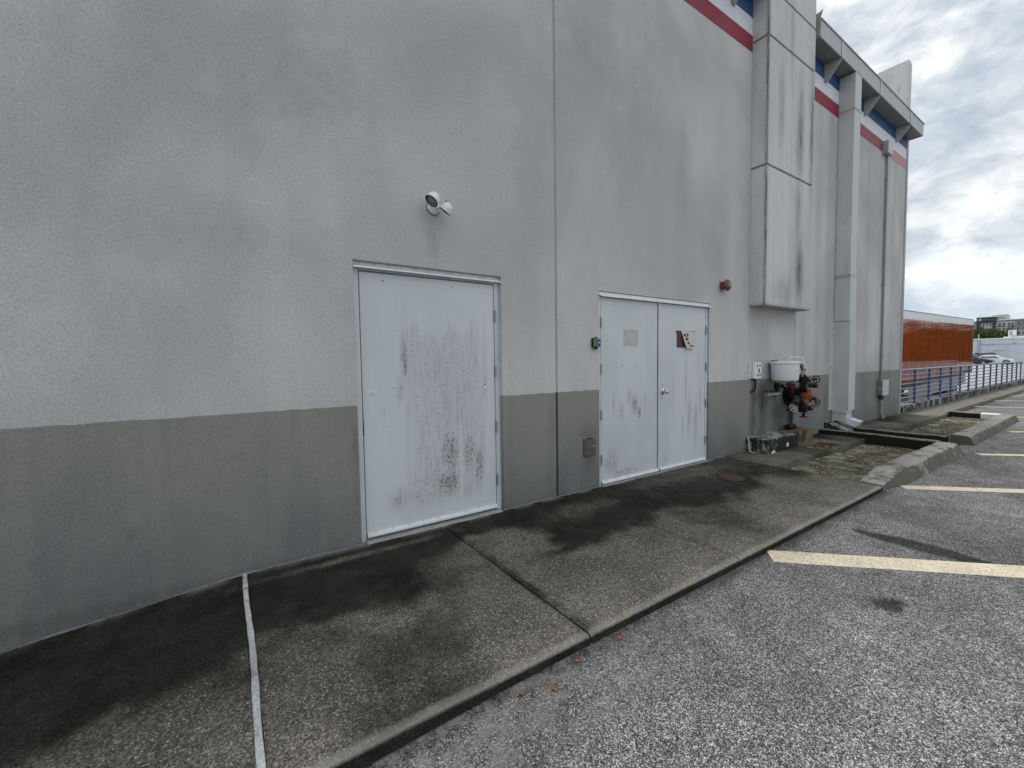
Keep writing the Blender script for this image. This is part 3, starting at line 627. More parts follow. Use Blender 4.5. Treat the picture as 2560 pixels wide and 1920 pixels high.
def wallpanel(x0, x1, holes=(), zb=-.25, zt=6.95, st=.05, th=.07):
    X = sorted(set([round(v, 4) for v in np.arange(x0, x1, st)] + [x1] + [h for q in holes for h in (q[0], q[1])])); Z = sorted(set([round(v, 4) for v in np.arange(zb, zt, st)] + [zt, 1.087] + [q[2] for q in holes]))
    q = len(X); V = [(x, 0, z) for z in Z for x in X]; Fc = []
    for j in range(len(Z) - 1):
        for i in range(q - 1):
            cx_, cz_ = (X[i] + X[i + 1]) / 2, (Z[j] + Z[j + 1]) / 2
            if any(h[0] < cx_ < h[1] and cz_ < h[2] for h in holes): continue
            Fc.append((j * q + i, j * q + i + 1, (j + 1) * q + i + 1, (j + 1) * q + i))
    b = MB().add(V, Fc)
    def rv(pts):
        for (ax, az), (bx, bz) in zip(pts[:-1], pts[1:]): b.gface((ax, 0, az), (bx - ax, 0, bz - az), (0, th, 0), max(1, int(math.hypot(bx - ax, bz - az) / .1)), 1)
    for h in holes: rv([(h[0], zb), (h[0], h[2]), (h[1], h[2]), (h[1], zb)])
    rv([(x0, zb), (x0, zt), (x1, zt), (x1, zb)])
    return b.build('wall_panel', STUCCO, bld, stain=wall_stain, clean=wall_clean)
D1 = (.822, 2.143, 2.192); D2 = (3.404, 5.513, 2.165)
wallpanel(-8, 2.783, [D1]); wallpanel(2.812, 8.045, [D2]); wallpanel(8.062, 13.642)
box('panel_joint', simple('joint_sealant_grey', (.38, .39, .40), .8, 0, .1, .4), bld, 2.782, 2.813, .006, .05, 1.088, 6.9, 0); box('panel_joint', DKGREY, bld, 2.782, 2.813, .012, .05, -.25, 1.087, 0); box('panel_joint', bpy.data.materials['joint_sealant_grey'], bld, 8.044, 8.063, .008, .05, -.25, 6.9, 0)
box('wall_core', METAL_G, bld, -8, 13.64, .075, .30, -.3, 6.9, 0)
box('side_wall', STUCCO, bld, 13.50, 13.772, .012, 20, -1.3, 6.9, 0); box('corner_trim', METAL_G, bld, 13.652, 13.775, -.012, .011, -.02, 6.56, .003)
box('roof', METAL_G, bld, -8, 13.6, .31, 20, 6.6, 6.78, 0)
# raised parapet wing at the far end
pts = [(13.66, .0, 6.4), (13.66, .0, 8.375), (13.66, .012, 8.395), (13.66, .03, 8.40), (13.66, 9, 8.40), (13.66, 9, 6.4)]
MB().prism(pts, (.11, 0, 0)).build('parapet_wing', simple('white_stained_parapet', (.62, .64, .62), .7, 0, .08, .65, 3, (.16, .15, .14)), bld, .004)
box('parapet_edge_trim', METAL_L, bld, 13.640, 13.785, -.018, -.002, 6.85, 8.32, .003)
# stripes (painted render, a hair proud)
for x0, x1, rm, bm_ in ((2.815, 6.545, RED, BLUE), (8.066, 9.66, RED, BLUE), (9.66, 12.12, REDM, BLUE), (12.12, 13.64, PINK, BLUE)):
    box('red_stripe', rm, bld, x0, x1, -.003, .001, 5.853, 6.081, 0); box('white_stripe', WHITE, bld, x0, x1, -.0032, .001, 6.082, 6.325, 0); box('blue_stripe', bm_, bld, x0, x1, -.003, .001, 6.326, 6.575, 0)
# projecting precast pier
def pier_stain(x, y, z):
    n = fbm(x * 9, z * 1.2); fr = y < -.2; s = 0 * x
    s = np.maximum(s, .95 * sstep(.055, .01, x - 6.55) * fr * (.6 + .5 * n)); s = np.maximum(s, .5 * sstep(.03, .0, x - 6.55) * (y < -.19))
    s = np.maximum(s, .95 * gauss(x, z, 7.62, 2.75, .12, .45) * fr); s = np.maximum(s, .75 * gauss(x, z, 7.58, 4.9, .10, .7) * fr); s = np.maximum(s, .85 * gauss(x, z, 7.98, 5.0, .07, .9) * fr)
    s = np.maximum(s, .45 * gauss(x, z, 6.95, 5.1, .1, .6) * fr); s = np.maximum(s, .55 * gauss(x, z, 7.55, 3.7, .08, .5) * fr); s = np.maximum(s, .4 * gauss(x, z, 7.1, 2.4, .3, .25) * fr)
    s = np.maximum(s, .5 * sstep(2.24, 2.19, z)); s = np.maximum(s, .35 * gauss(x, z, 7.25, 6.3, .05, .6) * fr)
    return s
for z0, z1 in ((2.184, 4.175), (4.207, 5.965), (5.997, 6.622), (6.652, 7.70)):
    MB().gbox(6.550, 7.284, -.226, .0 - .002, z0, z1, .045).build('pier_panel', PRECAST, bld, stain=pier_stain, weld=True, bevel=.006)
    MB().gbox(7.292, 8.048, -.226, .0 - .002, z0, z1, .045).build('pier_panel', PRECAST, bld, stain=pier_stain, weld=True, bevel=.006)
box('pier_core', simple('recessed_precast', (.25, .25, .24), .8, 0, .1, .4), bld, 6.565, 8.035, -.208, -.003, 2.20, 7.68, 0)
# canopy
def canopy(x0, x1, ribs):
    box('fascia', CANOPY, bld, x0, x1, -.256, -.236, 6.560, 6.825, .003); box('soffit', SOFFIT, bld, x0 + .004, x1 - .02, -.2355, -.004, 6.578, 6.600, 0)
    box('canopy_end', CANOPY, bld, x0, x0 + .02, -.2355, -.004, 6.56, 6.82, .002); box('canopy_end', CANOPY, bld, x1 - .02, x1, -.2355, -.004, 6.56, 6.82, .002)
    box('coping', CANOPY, bld, x0 - .005, x1 + .02, -.272, .05, 6.826, 6.842, .002)
    for x in ribs:
        box('seam_cover', METAL_L, bld, x - .04, x + .05, -.2615, -.2565, 6.555, 6.825, .001)
        box('seam', DARK, bld, x - .052, x - .041, -.2580, -.2562, 6.565, 6.82, 0)
        MB().prism([(x - .02, -.0045, 6.577), (x - .02, -.234, 6.577), (x - .02, -.234, 6.555), (x - .02, -.03, 6.285), (x - .02, -.0045, 6.285)], (.04, 0, 0)).build('bracket', CANOPY, bld, .002)
        MB().tube([(x, -.032, 6.275), (x, -.243, 6.553)], .024, 4).build('bracket_flange', METAL_G, bld)
        MB().prism([(x - .045, -.0042, 6.577), (x - .045, -.0102, 6.577), (x - .045, -.0102, 6.27), (x - .045, -.0042, 6.27)], (.09, 0, 0)).build('bracket_plate', METAL_G, bld)
canopy(8.14, 13.80, (9.03, 10.93, 12.86)); canopy(-8, 6.49, (.4, 2.3, 4.2, 6.0))
MB().prism([(8.12, -.26, 6.57), (8.12, -.26, 6.86), (8.12, -.285, 6.95), (8.12, -.25, 6.93), (8.12, -.05, 6.93), (8.12, -.05, 6.57)], (.018, 0, 0)).build('canopy_end_cap', simple('peeling_end_cap', (.30, .31, .30), .7, 0, .2, .9, 14, (.05, .05, .05)), bld)

# ---- door builder
def door_stain_shade1(x, y, z):   # mildew map of the single door, plus painted shade under its drip cap
    n = fbm(x * 6, z * 3); nx_ = fbm(x * 16 + 3, x * 2 + 1); env = sstep(1.10, 1.34, x + (n - .5) * .2) * sstep(2.03, 1.88, x + (n - .5) * .14) * sstep(1.84, 1.56, z + (nx_ - .5) * .45 + (n - .5) * .1) * sstep(.08, .25, z + (n - .5) * .1)
    s = .36 * env
    for cx, cz, wx, wz, a in ((1.22, 1.45, .035, .20, .85), (1.18, 1.2, .04, .15, .5), (1.42, 1.45, .03, .25, .5), (1.58, 1.5, .03, .2, .5), (1.68, 1.62, .03, .12, .6), (1.88, 1.6, .05, .12, .45), (1.98, 1.3, .03, .5, .5), (1.62, .62, .10, .22, .95), (1.60, .35, .16, .14, .95), (1.80, .55, .10, .25, .7), (1.90, .45, .06, .25, .75), (1.45, .4, .2, .15, .55), (1.15, .28, .09, .10, .65), (1.30, .30, .10, .10, .45), (1.95, .7, .04, .3, .5), (1.04, 1.02, .05, .05, .35)):
        s = np.maximum(s, a * gauss(x, z, cx, cz, wx, wz) * (.65 + .6 * n))
    s *= 1 - .8 * sstep(.02, .0, np.abs(x - 1.72)) * (z < .85)
    return np.maximum(s, .18 * sstep(.02, .0, 2.12 - z))  # top edge darkened as the drip cap's shade
def door_stain2(x, y, z):
    n = fbm(x * 7, z * 3); s = 0 * x
    for cx, cz, wx, wz, a in ((4.00, .88, .06, .12, .85), (3.92, .98, .06, .12, .6), (4.10, .78, .03, .08, .8), (3.78, .82, .05, .12, .5), (3.65, .9, .03, .2, .35), (4.20, .95, .03, .12, .4), (3.6, .25, .15, .22, .5), (3.9, .1, .4, .07, .45), (4.2, .2, .2, .1, .3), (3.95, 1.62, .03, .06, .4), (5.02, 1.1, .03, .45, .45), (5.1, .6, .05, .35, .5), (5.25, .5, .06, .35, .5), (5.3, 1.4, .05, .3, .35), (5.35, .9, .03, .4, .4), (4.95, .5, .03, .3, .35), (4.62, .4, .04, .3, .25), (4.6, .15, .1, .1, .3), (4.75, 1.0, .03, .4, .3)):
        s = np.maximum(s, a * gauss(x, z, cx, cz, wx, wz) * (.6 + .7 * n))
    return s
def door_leaf(x0, x1, z0, z1, yf, st, nm='door_leaf'):
    return MB().gbox(x0, x1, yf, yf + .04, z0, z1, .013).build(nm, DOOR, bld, stain=st, weld=True, bevel=.003)
def frame(x0, x1, zt, w, yf, hd=.055):
    box('door_frame', FRAME, bld, x0, x0 + w, yf, yf + .06, -.10, zt, .003); box('door_frame', FRAME, bld, x1 - w, x1, yf, yf + .06, -.10, zt, .003); box('door_frame', FRAME, bld, x0 + w + .0005, x1 - w - .0005, yf + .001, yf + .06, zt - hd, zt, .003)
    box('door_void', DARK, bld, x0 + w * .5, x1 - w * .5, yf + .04, yf + .07, -.1, zt - .01, 0)
def strip_screws(parent, x0, x1, n, y, z, r=.004):
    for i in range(n):
        x = x0 + (x1 - x0) * (i + .5) / n; MB().lathe((x, y, z), (0, -1, 0), [(r, 0), (r * .9, .002)], 8).build('screw', DARK, parent)
def drip(x0, x1, z, yb, ends, n):
    b = MB(); y = yb
    prof = [(y, z + .040), (y - .006, z + .040), (y - .008, z + .016), (y - .040, z), (y - .044, z - .012), (y - .040, z - .012), (y - .036, z - .004), (y, z + .008)]
    b.prism([(x0, p[0], p[1]) for p in prof], (x1 - x0, 0, 0)); d = b.build('drip_cap', ALU, bld); strip_screws(d, x0, x1, n, y - .0065, z + .03); return d
def sweep(x0, x1, z, yf, n):
    d = MB().prism([(x0, yf - .001, z + .034), (x0, yf - .006, z + .034), (x0, yf - .008, z + .026), (x0, yf - .022, z + .020), (x0, yf - .026, z + .004), (x0, yf - .020, z - .004), (x0, yf - .001, z - .004)], (x1 - x0, 0, 0)).build('door_sweep', ALU, bld); strip_screws(d, x0, x1, n, yf - .0072, z + .030); return d
def hinge(x, z, y):
    h = MB().tube([(x, y - .010, z - .057), (x, y - .010, z + .057)], .0085, 10).build('hinge', HINGE, bld, 0, True)
    for k in (-.035, -.012, .012, .035): MB().torus((x, y - .010, z + k), (0, 0, 1), .0086, .0011, 12, 4).build('knuckle_line', DARK, h)
    return h
# single wide door
Y1 = .048
frame(D1[0], D1[1], D1[2] - .035, .048, Y1, .030)
lf = door_leaf(.878, 2.087, .030, 2.116, Y1 + .004, door_stain_shade1); lf['label'] = 'wide single door leaf with black mildew blotches'
drip(.826, 2.150, 2.150, Y1 - .001, 1, 12); sweep(.880, 2.086, .030, Y1 + .003, 9)
for z in (1.83, 1.315, .80, .29): hinge(2.094, z, Y1 + .003)
for x, z, r, m_ in ((.955, 1.172, .020, FRAME), (1.135, 1.212, .014, FRAME), (1.985, 1.168, .013, WPLAS)): MB().lathe((x, Y1 + .004, z), (0, -1, 0), [(r, 0), (r, .003), (r * .7, .005)], 18).build('hole_cover', m_, bld, 0, True)
MB().lathe((1.062, Y1 + .0045, 2.06), (0, -1, 0), [(.007, 0), (.006, .001)], 10).build('screw_hole', DARK, bld); 
for x, z in ((1.60, 1.87), (1.23, 1.86), (1.13, 1.63), (1.93, 2.08), (2.0, 1.75), (.99, .55), (1.30, .13), (1.95, .40), (1.05, .9)): MB().lathe((x, Y1 + .0045, z), (0, -1, 0), [(.0035, 0), (.003, .001)], 8).build('screw_hole', DARK, bld)
text_obj('punched_mark', 'C', .025, DARK, bld, (1.655, Y1 + .003, 2.055), (1, 0, 0), (0, 0, 1)); text_obj('keyhole_mark', 'M', .018, INK, bld, (1.975, Y1 + .003, 1.192), (1, 0, 0), (0, 0, 1))
box('latch_gap', DARK, bld, .8705, .8775, Y1 - .0005, Y1 + .004, .84, .97, 0)
box('threshold', simple('concrete_sill', (.36, .36, .35), .85, 0, .2, .4, 9), bld, .862, 2.11, -.030, Y1 - .001, -.06, .006, .004)
# double door
Y2 = .017
frame(D2[0] + .001, D2[1] - .012, D2[2] - .03, .040, Y2, .026)
l1 = door_leaf(3.453, 4.434, .035, 2.105, Y2 + .003, door_stain2); l1['label'] = 'left leaf of the double door with notice residue'
l2 = door_leaf(4.466, 5.453, .035, 2.105, Y2 + .003, door_stain2); l2['label'] = 'right leaf of the double door with knob'
box('astragal', FRAME, bld, 4.440, 4.472, Y2 - .006, Y2 + .0025, .032, 2.108, .002); box('astragal_gap', DARK, bld, 4.4285, 4.4395, Y2 + .002, Y2 + .006, .035, 2.108, 0)
box('head_gap', DARK, bld, D2[0] + .002, D2[1] - .002, Y2 + .004, Y2 + .05, 2.138, 2.162, 0); box('jamb_gap', DARK, bld, D2[1] - .011, D2[1] - .001, Y2 + .006, Y2 + .05, 0, 2.135, 0)
drip(3.415, 5.530, 2.118, Y2 - .001, 1, 12); sweep(3.456, 4.434, .018, Y2 + .002, 8); sweep(4.474, 5.452, .018, Y2 + .002, 8)
for z in (1.825, 1.31, .80, .295): hinge(3.447, z, Y2 + .002)
for z in (1.80, 1.30, .80, .29): hinge(5.459, z, Y2 + .002)
for x, z in ((3.79, 1.335), (4.03, 1.338)): MB().lathe((x, Y2 + .0035, z), (0, -1, 0), [(.008, 0), (.007, .001)], 10).build('screw_hole', DARK, bld)
for x, z in ((4.80, 1.87), (3.9, 1.2), (4.0, 1.15), (5.3, 1.12), (3.95, .78), (4.62, .45)): MB().lathe((x, Y2 + .0035, z), (0, -1, 0), [(.0035, 0), (.003, .001)], 8).build('screw_hole', DARK, bld)
box('threshold', simple('concrete_sill_pale', (.33, .335, .33), .85, 0, .2, .4, 9), bld, 3.44, 5.48, -.030, Y2 - .001, -.03, .006, .004)
kb = MB().lathe((4.535, Y2 + .002, 1.008), (0, -1, 0), [(.038, 0), (.038, .006), (.030, .012), (.014, .014)], 24).build('knob_rose', CHROME, bld, 0, True)
MB().lathe((4.535, Y2 - .010, 1.008), (0, -1, 0), [(.012, 0), (.012, .022), (.024, .030), (.028, .045), (.026, .060), (.014, .066), (.0, .067)], 24).build('door_knob', CHROME, kb, 0, True)
text_obj('stencil_mark', 'M', .026, INK, bld, (4.522, Y2 + .002, 1.078), (1, 0, 0), (0, 0, 1))
# access hatch in the band
h = box('access_hatch', BRONZE, bld, 3.165, 3.335, -.012, -.001, .372, .556, .003); box('hatch_rim', DKGREY, bld, 3.160, 3.340, -.004, -.0005, .367, .561, .001)
box('hatch_hinge', BLACKM, h, 3.22, 3.28, -.014, -.002, .5565, .566, .001); MB().lathe((3.303, -.012, .465), (0, -1, 0), [(.020, 0), (.019, .003), (.012, .004), (.0, .002)], 18).build('hatch_lock', CHROME, h, 0, True)
MB().lathe((3.255, .0, .19), (0, -1, 0), [(.008, 0), (.007, .001)], 10).build('wall_hole', DARK, bld)

# ---- notices on the doors
nt_ = empty('torn_notice', (4.98, Y2, 1.66), 'torn folded white notice lettered ACP, ER, M on the right double door leaf', 'notice')
box('backing', REDD, nt_, 4.815, 5.16, Y2 - .001, Y2 + .0025, 1.565, 1.772, .0005)
box('dark_tape', DKGREY, nt_, 4.795, 4.99, Y2 - .0025, Y2 - .0012, 1.752, 1.776, 0); box('dark_tape', DKGREY, nt_, 4.83, 4.99, Y2 - .0025, Y2 - .0012, 1.560, 1.585, 0); box('faded_tape', SALMON, nt_, 4.99, 5.205, Y2 - .0035, Y2 - .0012, 1.750, 1.775, 0)
MB().prism([(4.895, Y2 - .006, 1.778), (5.19, Y2 - .005, 1.765), (5.165, Y2 - .028, 1.545), (4.985, Y2 - .034, 1.548), (4.955, Y2 - .028, 1.60)], (0, -.0015, 0)).build('folded_sheet', PAPER, nt_)
for tx, x, z, w, in (('ACP', 4.930, 1.700, .058), ('ER', 4.968, 1.648, .058), ('M', 5.005, 1.598, .050)): text_obj('lettering', tx, w, INK, nt_, (x, Y2 - .016 - (1.70 - z) * .11, z), (1, 0, 0), (0, -.10, 1), .0008, .0016)
MB().prism([(5.04, Y2 - .030, 1.575), (5.07, Y2 - .029, 1.592), (5.13, Y2 - .029, 1.588), (5.12, Y2 - .030, 1.572)], (0, -.004, 0)).build('tear_mark', DKGREY, nt_)
n2_ = empty('notice_residue', (3.94, Y2, 1.66), 'square paper residue of a removed notice on the left double door leaf', 'notice')
box('residue_sheet', FAINT, n2_, 3.818, 4.070, Y2 + .0018, Y2 + .0028, 1.572, 1.756, 0)
for i in range(16):
    x = 3.822 + i * .0155; box('glue_streak', PAPER if i % 3 else DKGREY, n2_, x, x + random.uniform(.006, .014), Y2 + .0008, Y2 + .0018, 1.745 + random.uniform(-.003, .003), 1.756, 0); box('glue_streak', PAPER if i % 4 else DKGREY, n2_, x, x + random.uniform(.005, .013), Y2 + .0008, Y2 + .0018, 1.574, 1.583 + random.uniform(-.003, .003), 0)
for x in (3.83, 4.045):
    text_obj('glue_mark', '3' if x < 4 else 'E', .034, DKGREY, n2_, (x, Y2 + .001, 1.700), (1, 0, 0), (0, 0, 1), .0004)

# ================================================================== THINGS ON THE WALL
# twin flood light
fl = empty('flood_light', (1.485, 0, 2.69), 'white twin-head flood light on the wall above the single door', 'light fixture')
MB().lathe((1.485, -.001, 2.69), (0, -1, 0), [(.060, 0), (.060, .006)], 28).build('gasket', BLACKM, fl)
MB().lathe((1.485, -.007, 2.69), (0, -1, 0), [(.057, 0), (.055, .012), (.040, .026), (.02, .030)], 28).build('base_plate', WPLAS, fl, 0, True)
def head(c, d, r, nm='lamp_head'):
    d = Vector(d).normalized(); c = Vector(c)
    hd = MB().lathe(c, d, [(.0, -r * 1.15), (r * .45, -r * 1.05), (r * .78, -r * .72), (r * .96, -r * .25), (r, .1 * r), (r * 1.02, .38 * r), (r * .93, .38 * r), (r * .90, .15 * r), (.0, .12 * r)], 28).build(nm, WPLAS, fl, 0, True)
    MB().torus(c + d * .36 * r, d, r * .93, r * .085, 28, 8).build('gasket_ring', BLACKM, hd, 0, True)
    MB().lathe(c + d * .2 * r, d, [(r * .86, 0), (r * .5, .03 * r), (0, .06 * r)], 24).build('lens', LENS, hd, 0, True)
    MB().lathe(c + d * .24 * r, d, [(r * .50, 0), (r * .44, .07 * r), (0, .10 * r)], 18).build('reflector', GALV, hd, 0, True); return hd
head((1.432, -.115, 2.715), (-.60, -.10, -.78), .056); head((1.545, -.120, 2.655), (-.48, .42, -.77), .050)
MB().tube([(1.47, -.03, 2.695), (1.455, -.06, 2.715), (1.445, -.08, 2.725)], .013, 10).build('swivel_arm', WPLAS, fl, 0, True)
MB().tube([(1.50, -.03, 2.685), (1.53, -.07, 2.685), (1.55, -.09, 2.68)], .013, 10).build('swivel_arm', WPLAS, fl, 0, True)
MB().lathe((1.545, -.125, 2.712), (.1, .0, 1), [(.006, 0), (.006, .018), (.0, .02)], 10).build('thumb_screw', GALV, fl)
# alarm bell
be = empty('alarm_bell', (5.86, 0, 2.42), 'round red-brown alarm bell on the wall above the right edge of the double door', 'bell')
box('back_box', BELL, be, 5.755, 5.855, -.050, -.001, 2.375, 2.475, .006); MB().lathe((5.815, -.05, 2.425), (0, -1, 0), [(.02, 0), (.02, .02)], 14).build('post', BLACKM, be)
MB().lathe((5.815, -.065, 2.425), (0, -1, 0), [(.076, 0), (.080, .006), (.078, .020), (.060, .038), (.025, .046), (.0, .047)], 32).build('gong', BELL, be, 0, True)
MB().lathe((5.815, -.112, 2.425), (0, -1, 0), [(.020, 0), (.018, .002)], 20).build('centre_label', PAPER, be); MB().lathe((5.815, -.114, 2.425), (0, -1, 0), [(.008, 0), (.007, .004)], 12).build('screw', BLACKM, be)
# small blue-faced sensor box left of double door
sb = empty('switch_box', (3.335, 0, 1.59), 'small olive grey wall switch box with a blue label, left of the double door', 'switch box')
box('back_box', BLACKM, sb, 3.285, 3.365, -.022, -.001, 1.548, 1.648, .003); box('housing', OLIVE, sb, 3.288, 3.372, -.060, -.0225, 1.552, 1.642, .006); box('blue_face', BLUEF, sb, 3.308, 3.366, -.0645, -.0605, 1.566, 1.632, .003)
box('white_mark', WPLAS, sb, 3.325, 3.345, -.0655, -.0646, 1.592, 1.605, 0); MB().tube([(3.33, -.03, 1.552), (3.33, -.03, 1.530)], .016, 10).build('conduit_hub', BLACKM, sb); MB().tube([(3.33, -.03, 1.642), (3.33, -.03, 1.660)], .013, 10).build('conduit_hub', BLACKM, sb)
# outlet box with cut-outs
ob = empty('outlet_box', (6.72, 0, 1.22), 'light grey outlet box with black cut-outs and a dangling cable, left of the white tub', 'electrical box')
box('back_plate', METAL_L, ob, 6.53, 6.70, -.010, -.001, 1.100, 1.345, .002); box('housing', WPLAS, ob, 6.66, 6.865, -.045, -.0105, 1.095, 1.340, .004)
for x, z in ((6.745, 1.295), (6.82, 1.297), (6.755, 1.150), (6.825, 1.152)):
    MB().lathe((x, -.0455, z), (0, -1, 0), [(.021, 0), (.021, .001)], 3).build('cut_out', INK, ob); box('cut_out', INK, ob, x - .026, x - .012, -.0465, -.0455, z - .022, z + .022, 0)
MB().lathe((6.785, -.0455, 1.232), (0, -1, 0), [(.021, 0), (.021, .001)], 16).build('cut_out', INK, ob); box('cut_out', INK, ob, 6.76, 6.81, -.0465, -.0455, 1.188, 1.208, 0)
text_obj('panel_mark', 'H', .05, METAL_G, ob, (6.60, -.0115, 1.17), (1, 0, 0), (0, 0, 1))
MB().tube([(6.69, -.03, 1.096), (6.70, -.035, 1.02), (6.70, -.035, .96), (6.67, -.03, .91), (6.62, -.02, .895)], .014, 8).build('cable', BLACKM, ob, 0, True); box('gland', BLACKM, ob, 6.60, 6.74, -.035, -.012, 1.082, 1.0945, .002)

# white lidded tub
tub = empty('lidded_tub', (7.257, -.20, 1.05), 'white round lidded tub with a wire handle, on the wall above the orange-red valves', 'tub')
MB().lathe((7.257, -.205, 1.052), (0, 0, 1), [(.0, -.004), (.150, -.004), (.176, .006), (.182, .02), (.196, .26), (.196, .262)], 44).build('tub_body', TUBW, tub, 0, True)
MB().lathe((7.257, -.205, 1.312), (0, 0, 1), [(.206, 0), (.212, .006), (.212, .030), (.203, .038), (.14, .046), (.0, .052)], 44).build('lid', TUBW, tub, 0, True)
MB().tube([(7.345, -.425, 1.30), (7.345, -.42, 1.395), (7.335, -.41, 1.41), (7.27, -.27, 1.425), (7.255, -.25, 1.37)], .009, 8).build('handle', WPLAS, tub, 0, True)
MB().tube([(7.19, -.045, 1.355), (7.165, -.018, 1.34), (7.17, -.02, 1.30)], .009, 8).build('latch', RUST, tub, 0, True); MB().tube([(7.175, -.03, 1.362), (7.20, -.13, 1.375)], .007, 8).build('latch_bar', RUST, tub, 0, True)
MB().tube([(7.345, -.425, 1.32), (7.40, -.45, 1.24), (7.42, -.45, 1.18)], .009, 8).build('bail_wire', TUBW, tub, 0, True)
MB().lathe((7.338, -.392, 1.295), (.4, -.9, 0), [(.02, 0), (.018, .012), (0, .014)], 12).build('handle_boss', RUST, tub, 0, True)
box('wall_bracket', GALV, tub, 7.20, 7.31, -.03, -.001, 1.07, 1.28, .003)

# hose valve, left
hv = empty('hose_valve', (7.15, 0, .9), 'grey and black hose valve on the wall under the white tub', 'valve')
MB().tube([(7.24, -.002, .85), (7.24, -.12, .85)], .035, 14).build('wall_pipe', GALV, hv, 0, True); MB().lathe((7.24, -.004, .85), (0, -1, 0), [(.06, 0), (.055, .012), (.035, .016)], 20).build('flange', GALV, hv, 0, True)
MB().tube([(6.80, -.14, .835), (6.86, -.14, .84), (6.90, -.14, .845), (7.02, -.14, .845), (7.10, -.14, .84), (7.20, -.13, .85)], [.036, .038, .030, .030, .042, .042], 14).build('barrel', GALV, hv, 0, True)
MB().tube([(7.13, -.15, .86), (7.13, -.15, .92), (7.13, -.15, .95), (7.13, -.15, 1.02)], [.022, .035, .045, .040], 14).build('bonnet', BLACKM, hv, 0, True)
MB().tube([(7.13, -.15, 1.02), (7.13, -.15, 1.05)], [.045, .05], 14).build('brass_cap', BRASS, hv, 0, True); MB().tube([(6.72, -.15, .915), (6.84, -.15, .905), (7.13, -.15, .90)], .009, 8).build('lever', BLACKM, hv, 0, True)
MB().tube([(7.30, -.13, .87), (7.36, -.13, .93), (7.46, -.12, .965), (7.54, -.11, .94)], .010, 8).build('tube_loop', GALV, hv, 0, True); MB().lathe((7.26, -.16, .96), (.8, -.5, .3), [(.03, 0), (.034, .02), (.02, .03)], 14).build('side_cap', BLACKM, hv, 0, True)
# fire manifold
fm = empty('fire_manifold', (7.86, 0, .8), 'orange-red and black fire hose manifold with round handwheels on the wall above the concrete blocks', 'fire hydrant')
MB().lathe((7.86, -.002, .80), (0, -1, 0), [(.20, 0), (.20, .02), (.135, .03), (.125, .06), (.125, .20), (.140, .205), (.140, .235), (.120, .24)], 28).build('body', BLACKM, fm, 0, True)
MB().lathe((7.86, -.242, .80), (0, -1, 0), [(.122, 0), (.120, .04), (.100, .075), (.055, .10), (.0, .108)], 28).build('front_dome', ORANGE, fm, 0, True)
def wheel(c, ax, r, mt, stem, nm='handwheel'):
    c = Vector(c); ax = Vector(ax).normalized(); w = MB().torus(c, ax, r, r * .11, 22, 7).build(nm, mt, fm, 0, True)
    a = Vector((0, 0, 1)) if abs(ax.z) < .9 else Vector((1, 0, 0)); u = ax.cross(a).normalized(); v = ax.cross(u); b = MB()
    for k in range(5):
        t = 2 * math.pi * k / 5 + .4; b.tube([c, c + (u * math.cos(t) + v * math.sin(t)) * r], r * .085, 6)
    b.lathe(c - ax * r * .15, ax, [(r * .22, 0), (r * .22, r * .3)], 10); b.build('spokes', mt, w, 0, True); MB().tube([c, c - ax * stem], .012, 8).build('stem', BLACKM, w, 0, True); return w
def outlet(c, d, r, ln, mt, bm_=BLACKM):
    c = Vector(c); d = Vector(d).normalized(); o = MB().lathe(c - d * ln, d, [(r * .8, 0), (r * .85, ln * .6), (r * 1.05, ln * .65), (r * 1.05, ln)], 16).build('outlet', bm_, fm, 0, True)
    MB().lathe(c, d, [(r * 1.1, 0), (r * 1.12, .022), (r * .9, .03), (r * .4, .032), (r * .35, .045), (0, .046)], 16).build('outlet_cap', mt, o, 0, True); return o
MB().tube([(7.72, -.26, .92), (7.72, -.27, .99), (7.71, -.27, 1.0), (7.71, -.27, 1.105), (7.70, -.27, 1.11)], [.05, .05, .062, .062, .05], 18).build('top_barrel', BLACKM, fm, 0, True)
MB().tube([(7.70, -.27, 1.10), (7.70, -.27, 1.16), (7.74, -.27, 1.19), (7.75, -.27, 1.20), (7.68, -.27, 1.25), (7.62, -.27, 1.30)], [.022, .022, .028, .028, .018, .018], 10).build('top_yoke', GALV, fm, 0, True)
MB().torus((7.66, -.27, 1.275), (.5, .8, 0), .032, .007, 18, 6).build('top_ring', BLACKM, fm, 0, True); MB().tube([(7.53, -.27, 1.225), (7.86, -.27, 1.212)], .007, 8).build('top_bar', RUST, fm, 0, True)
wheel((7.38, -.30, .985), (-.80, -.60, .1), .064, simple('red_wheel_paint', (.16, .018, .022), .5, 0, .15, .3, 14), .14); wheel((8.04, -.34, 1.05), (-.5, -.85, .1), .060, BLACKM, .10); wheel((7.47, -.24, .605), (-.25, -.86, .35), .062, PALEW, .12); wheel((8.04, -.35, .655), (-.3, -.9, -.35), .066, simple('maroon_wheel_paint', (.06, .012, .02), .5, 0, .15, .3, 14), .10); wheel((7.70, -.30, .455), (0, 0, -1), .060, DKRED, .0)
outlet((7.87, -.30, 1.055), (.2, -.9, .1), .034, .08, SALMON); outlet((8.06, -.32, .945), (.9, -.45, 0), .036, .12, SALMON); outlet((7.70, -.36, .89), (-.35, -.9, .1), .036, .10, SALMON); outlet((7.68, -.33, .70), (-.45, -.8, -.2), .038, .14, SALMON, DKGREY); outlet((8.06, -.31, .72), (.85, -.5, 0), .038, .14, SALMON)
MB().tube([(7.70, -.28, .70), (7.70, -.29, .58), (7.70, -.29, .53)], [.065, .065, .058], 18).build('bottom_barrel', BLACKM, fm, 0, True); outlet((7.84, -.34, .59), (.6, -.75, 0), .040, .08, simple('bright_red_paint', (.30, .02, .015), .45), BLACKM)
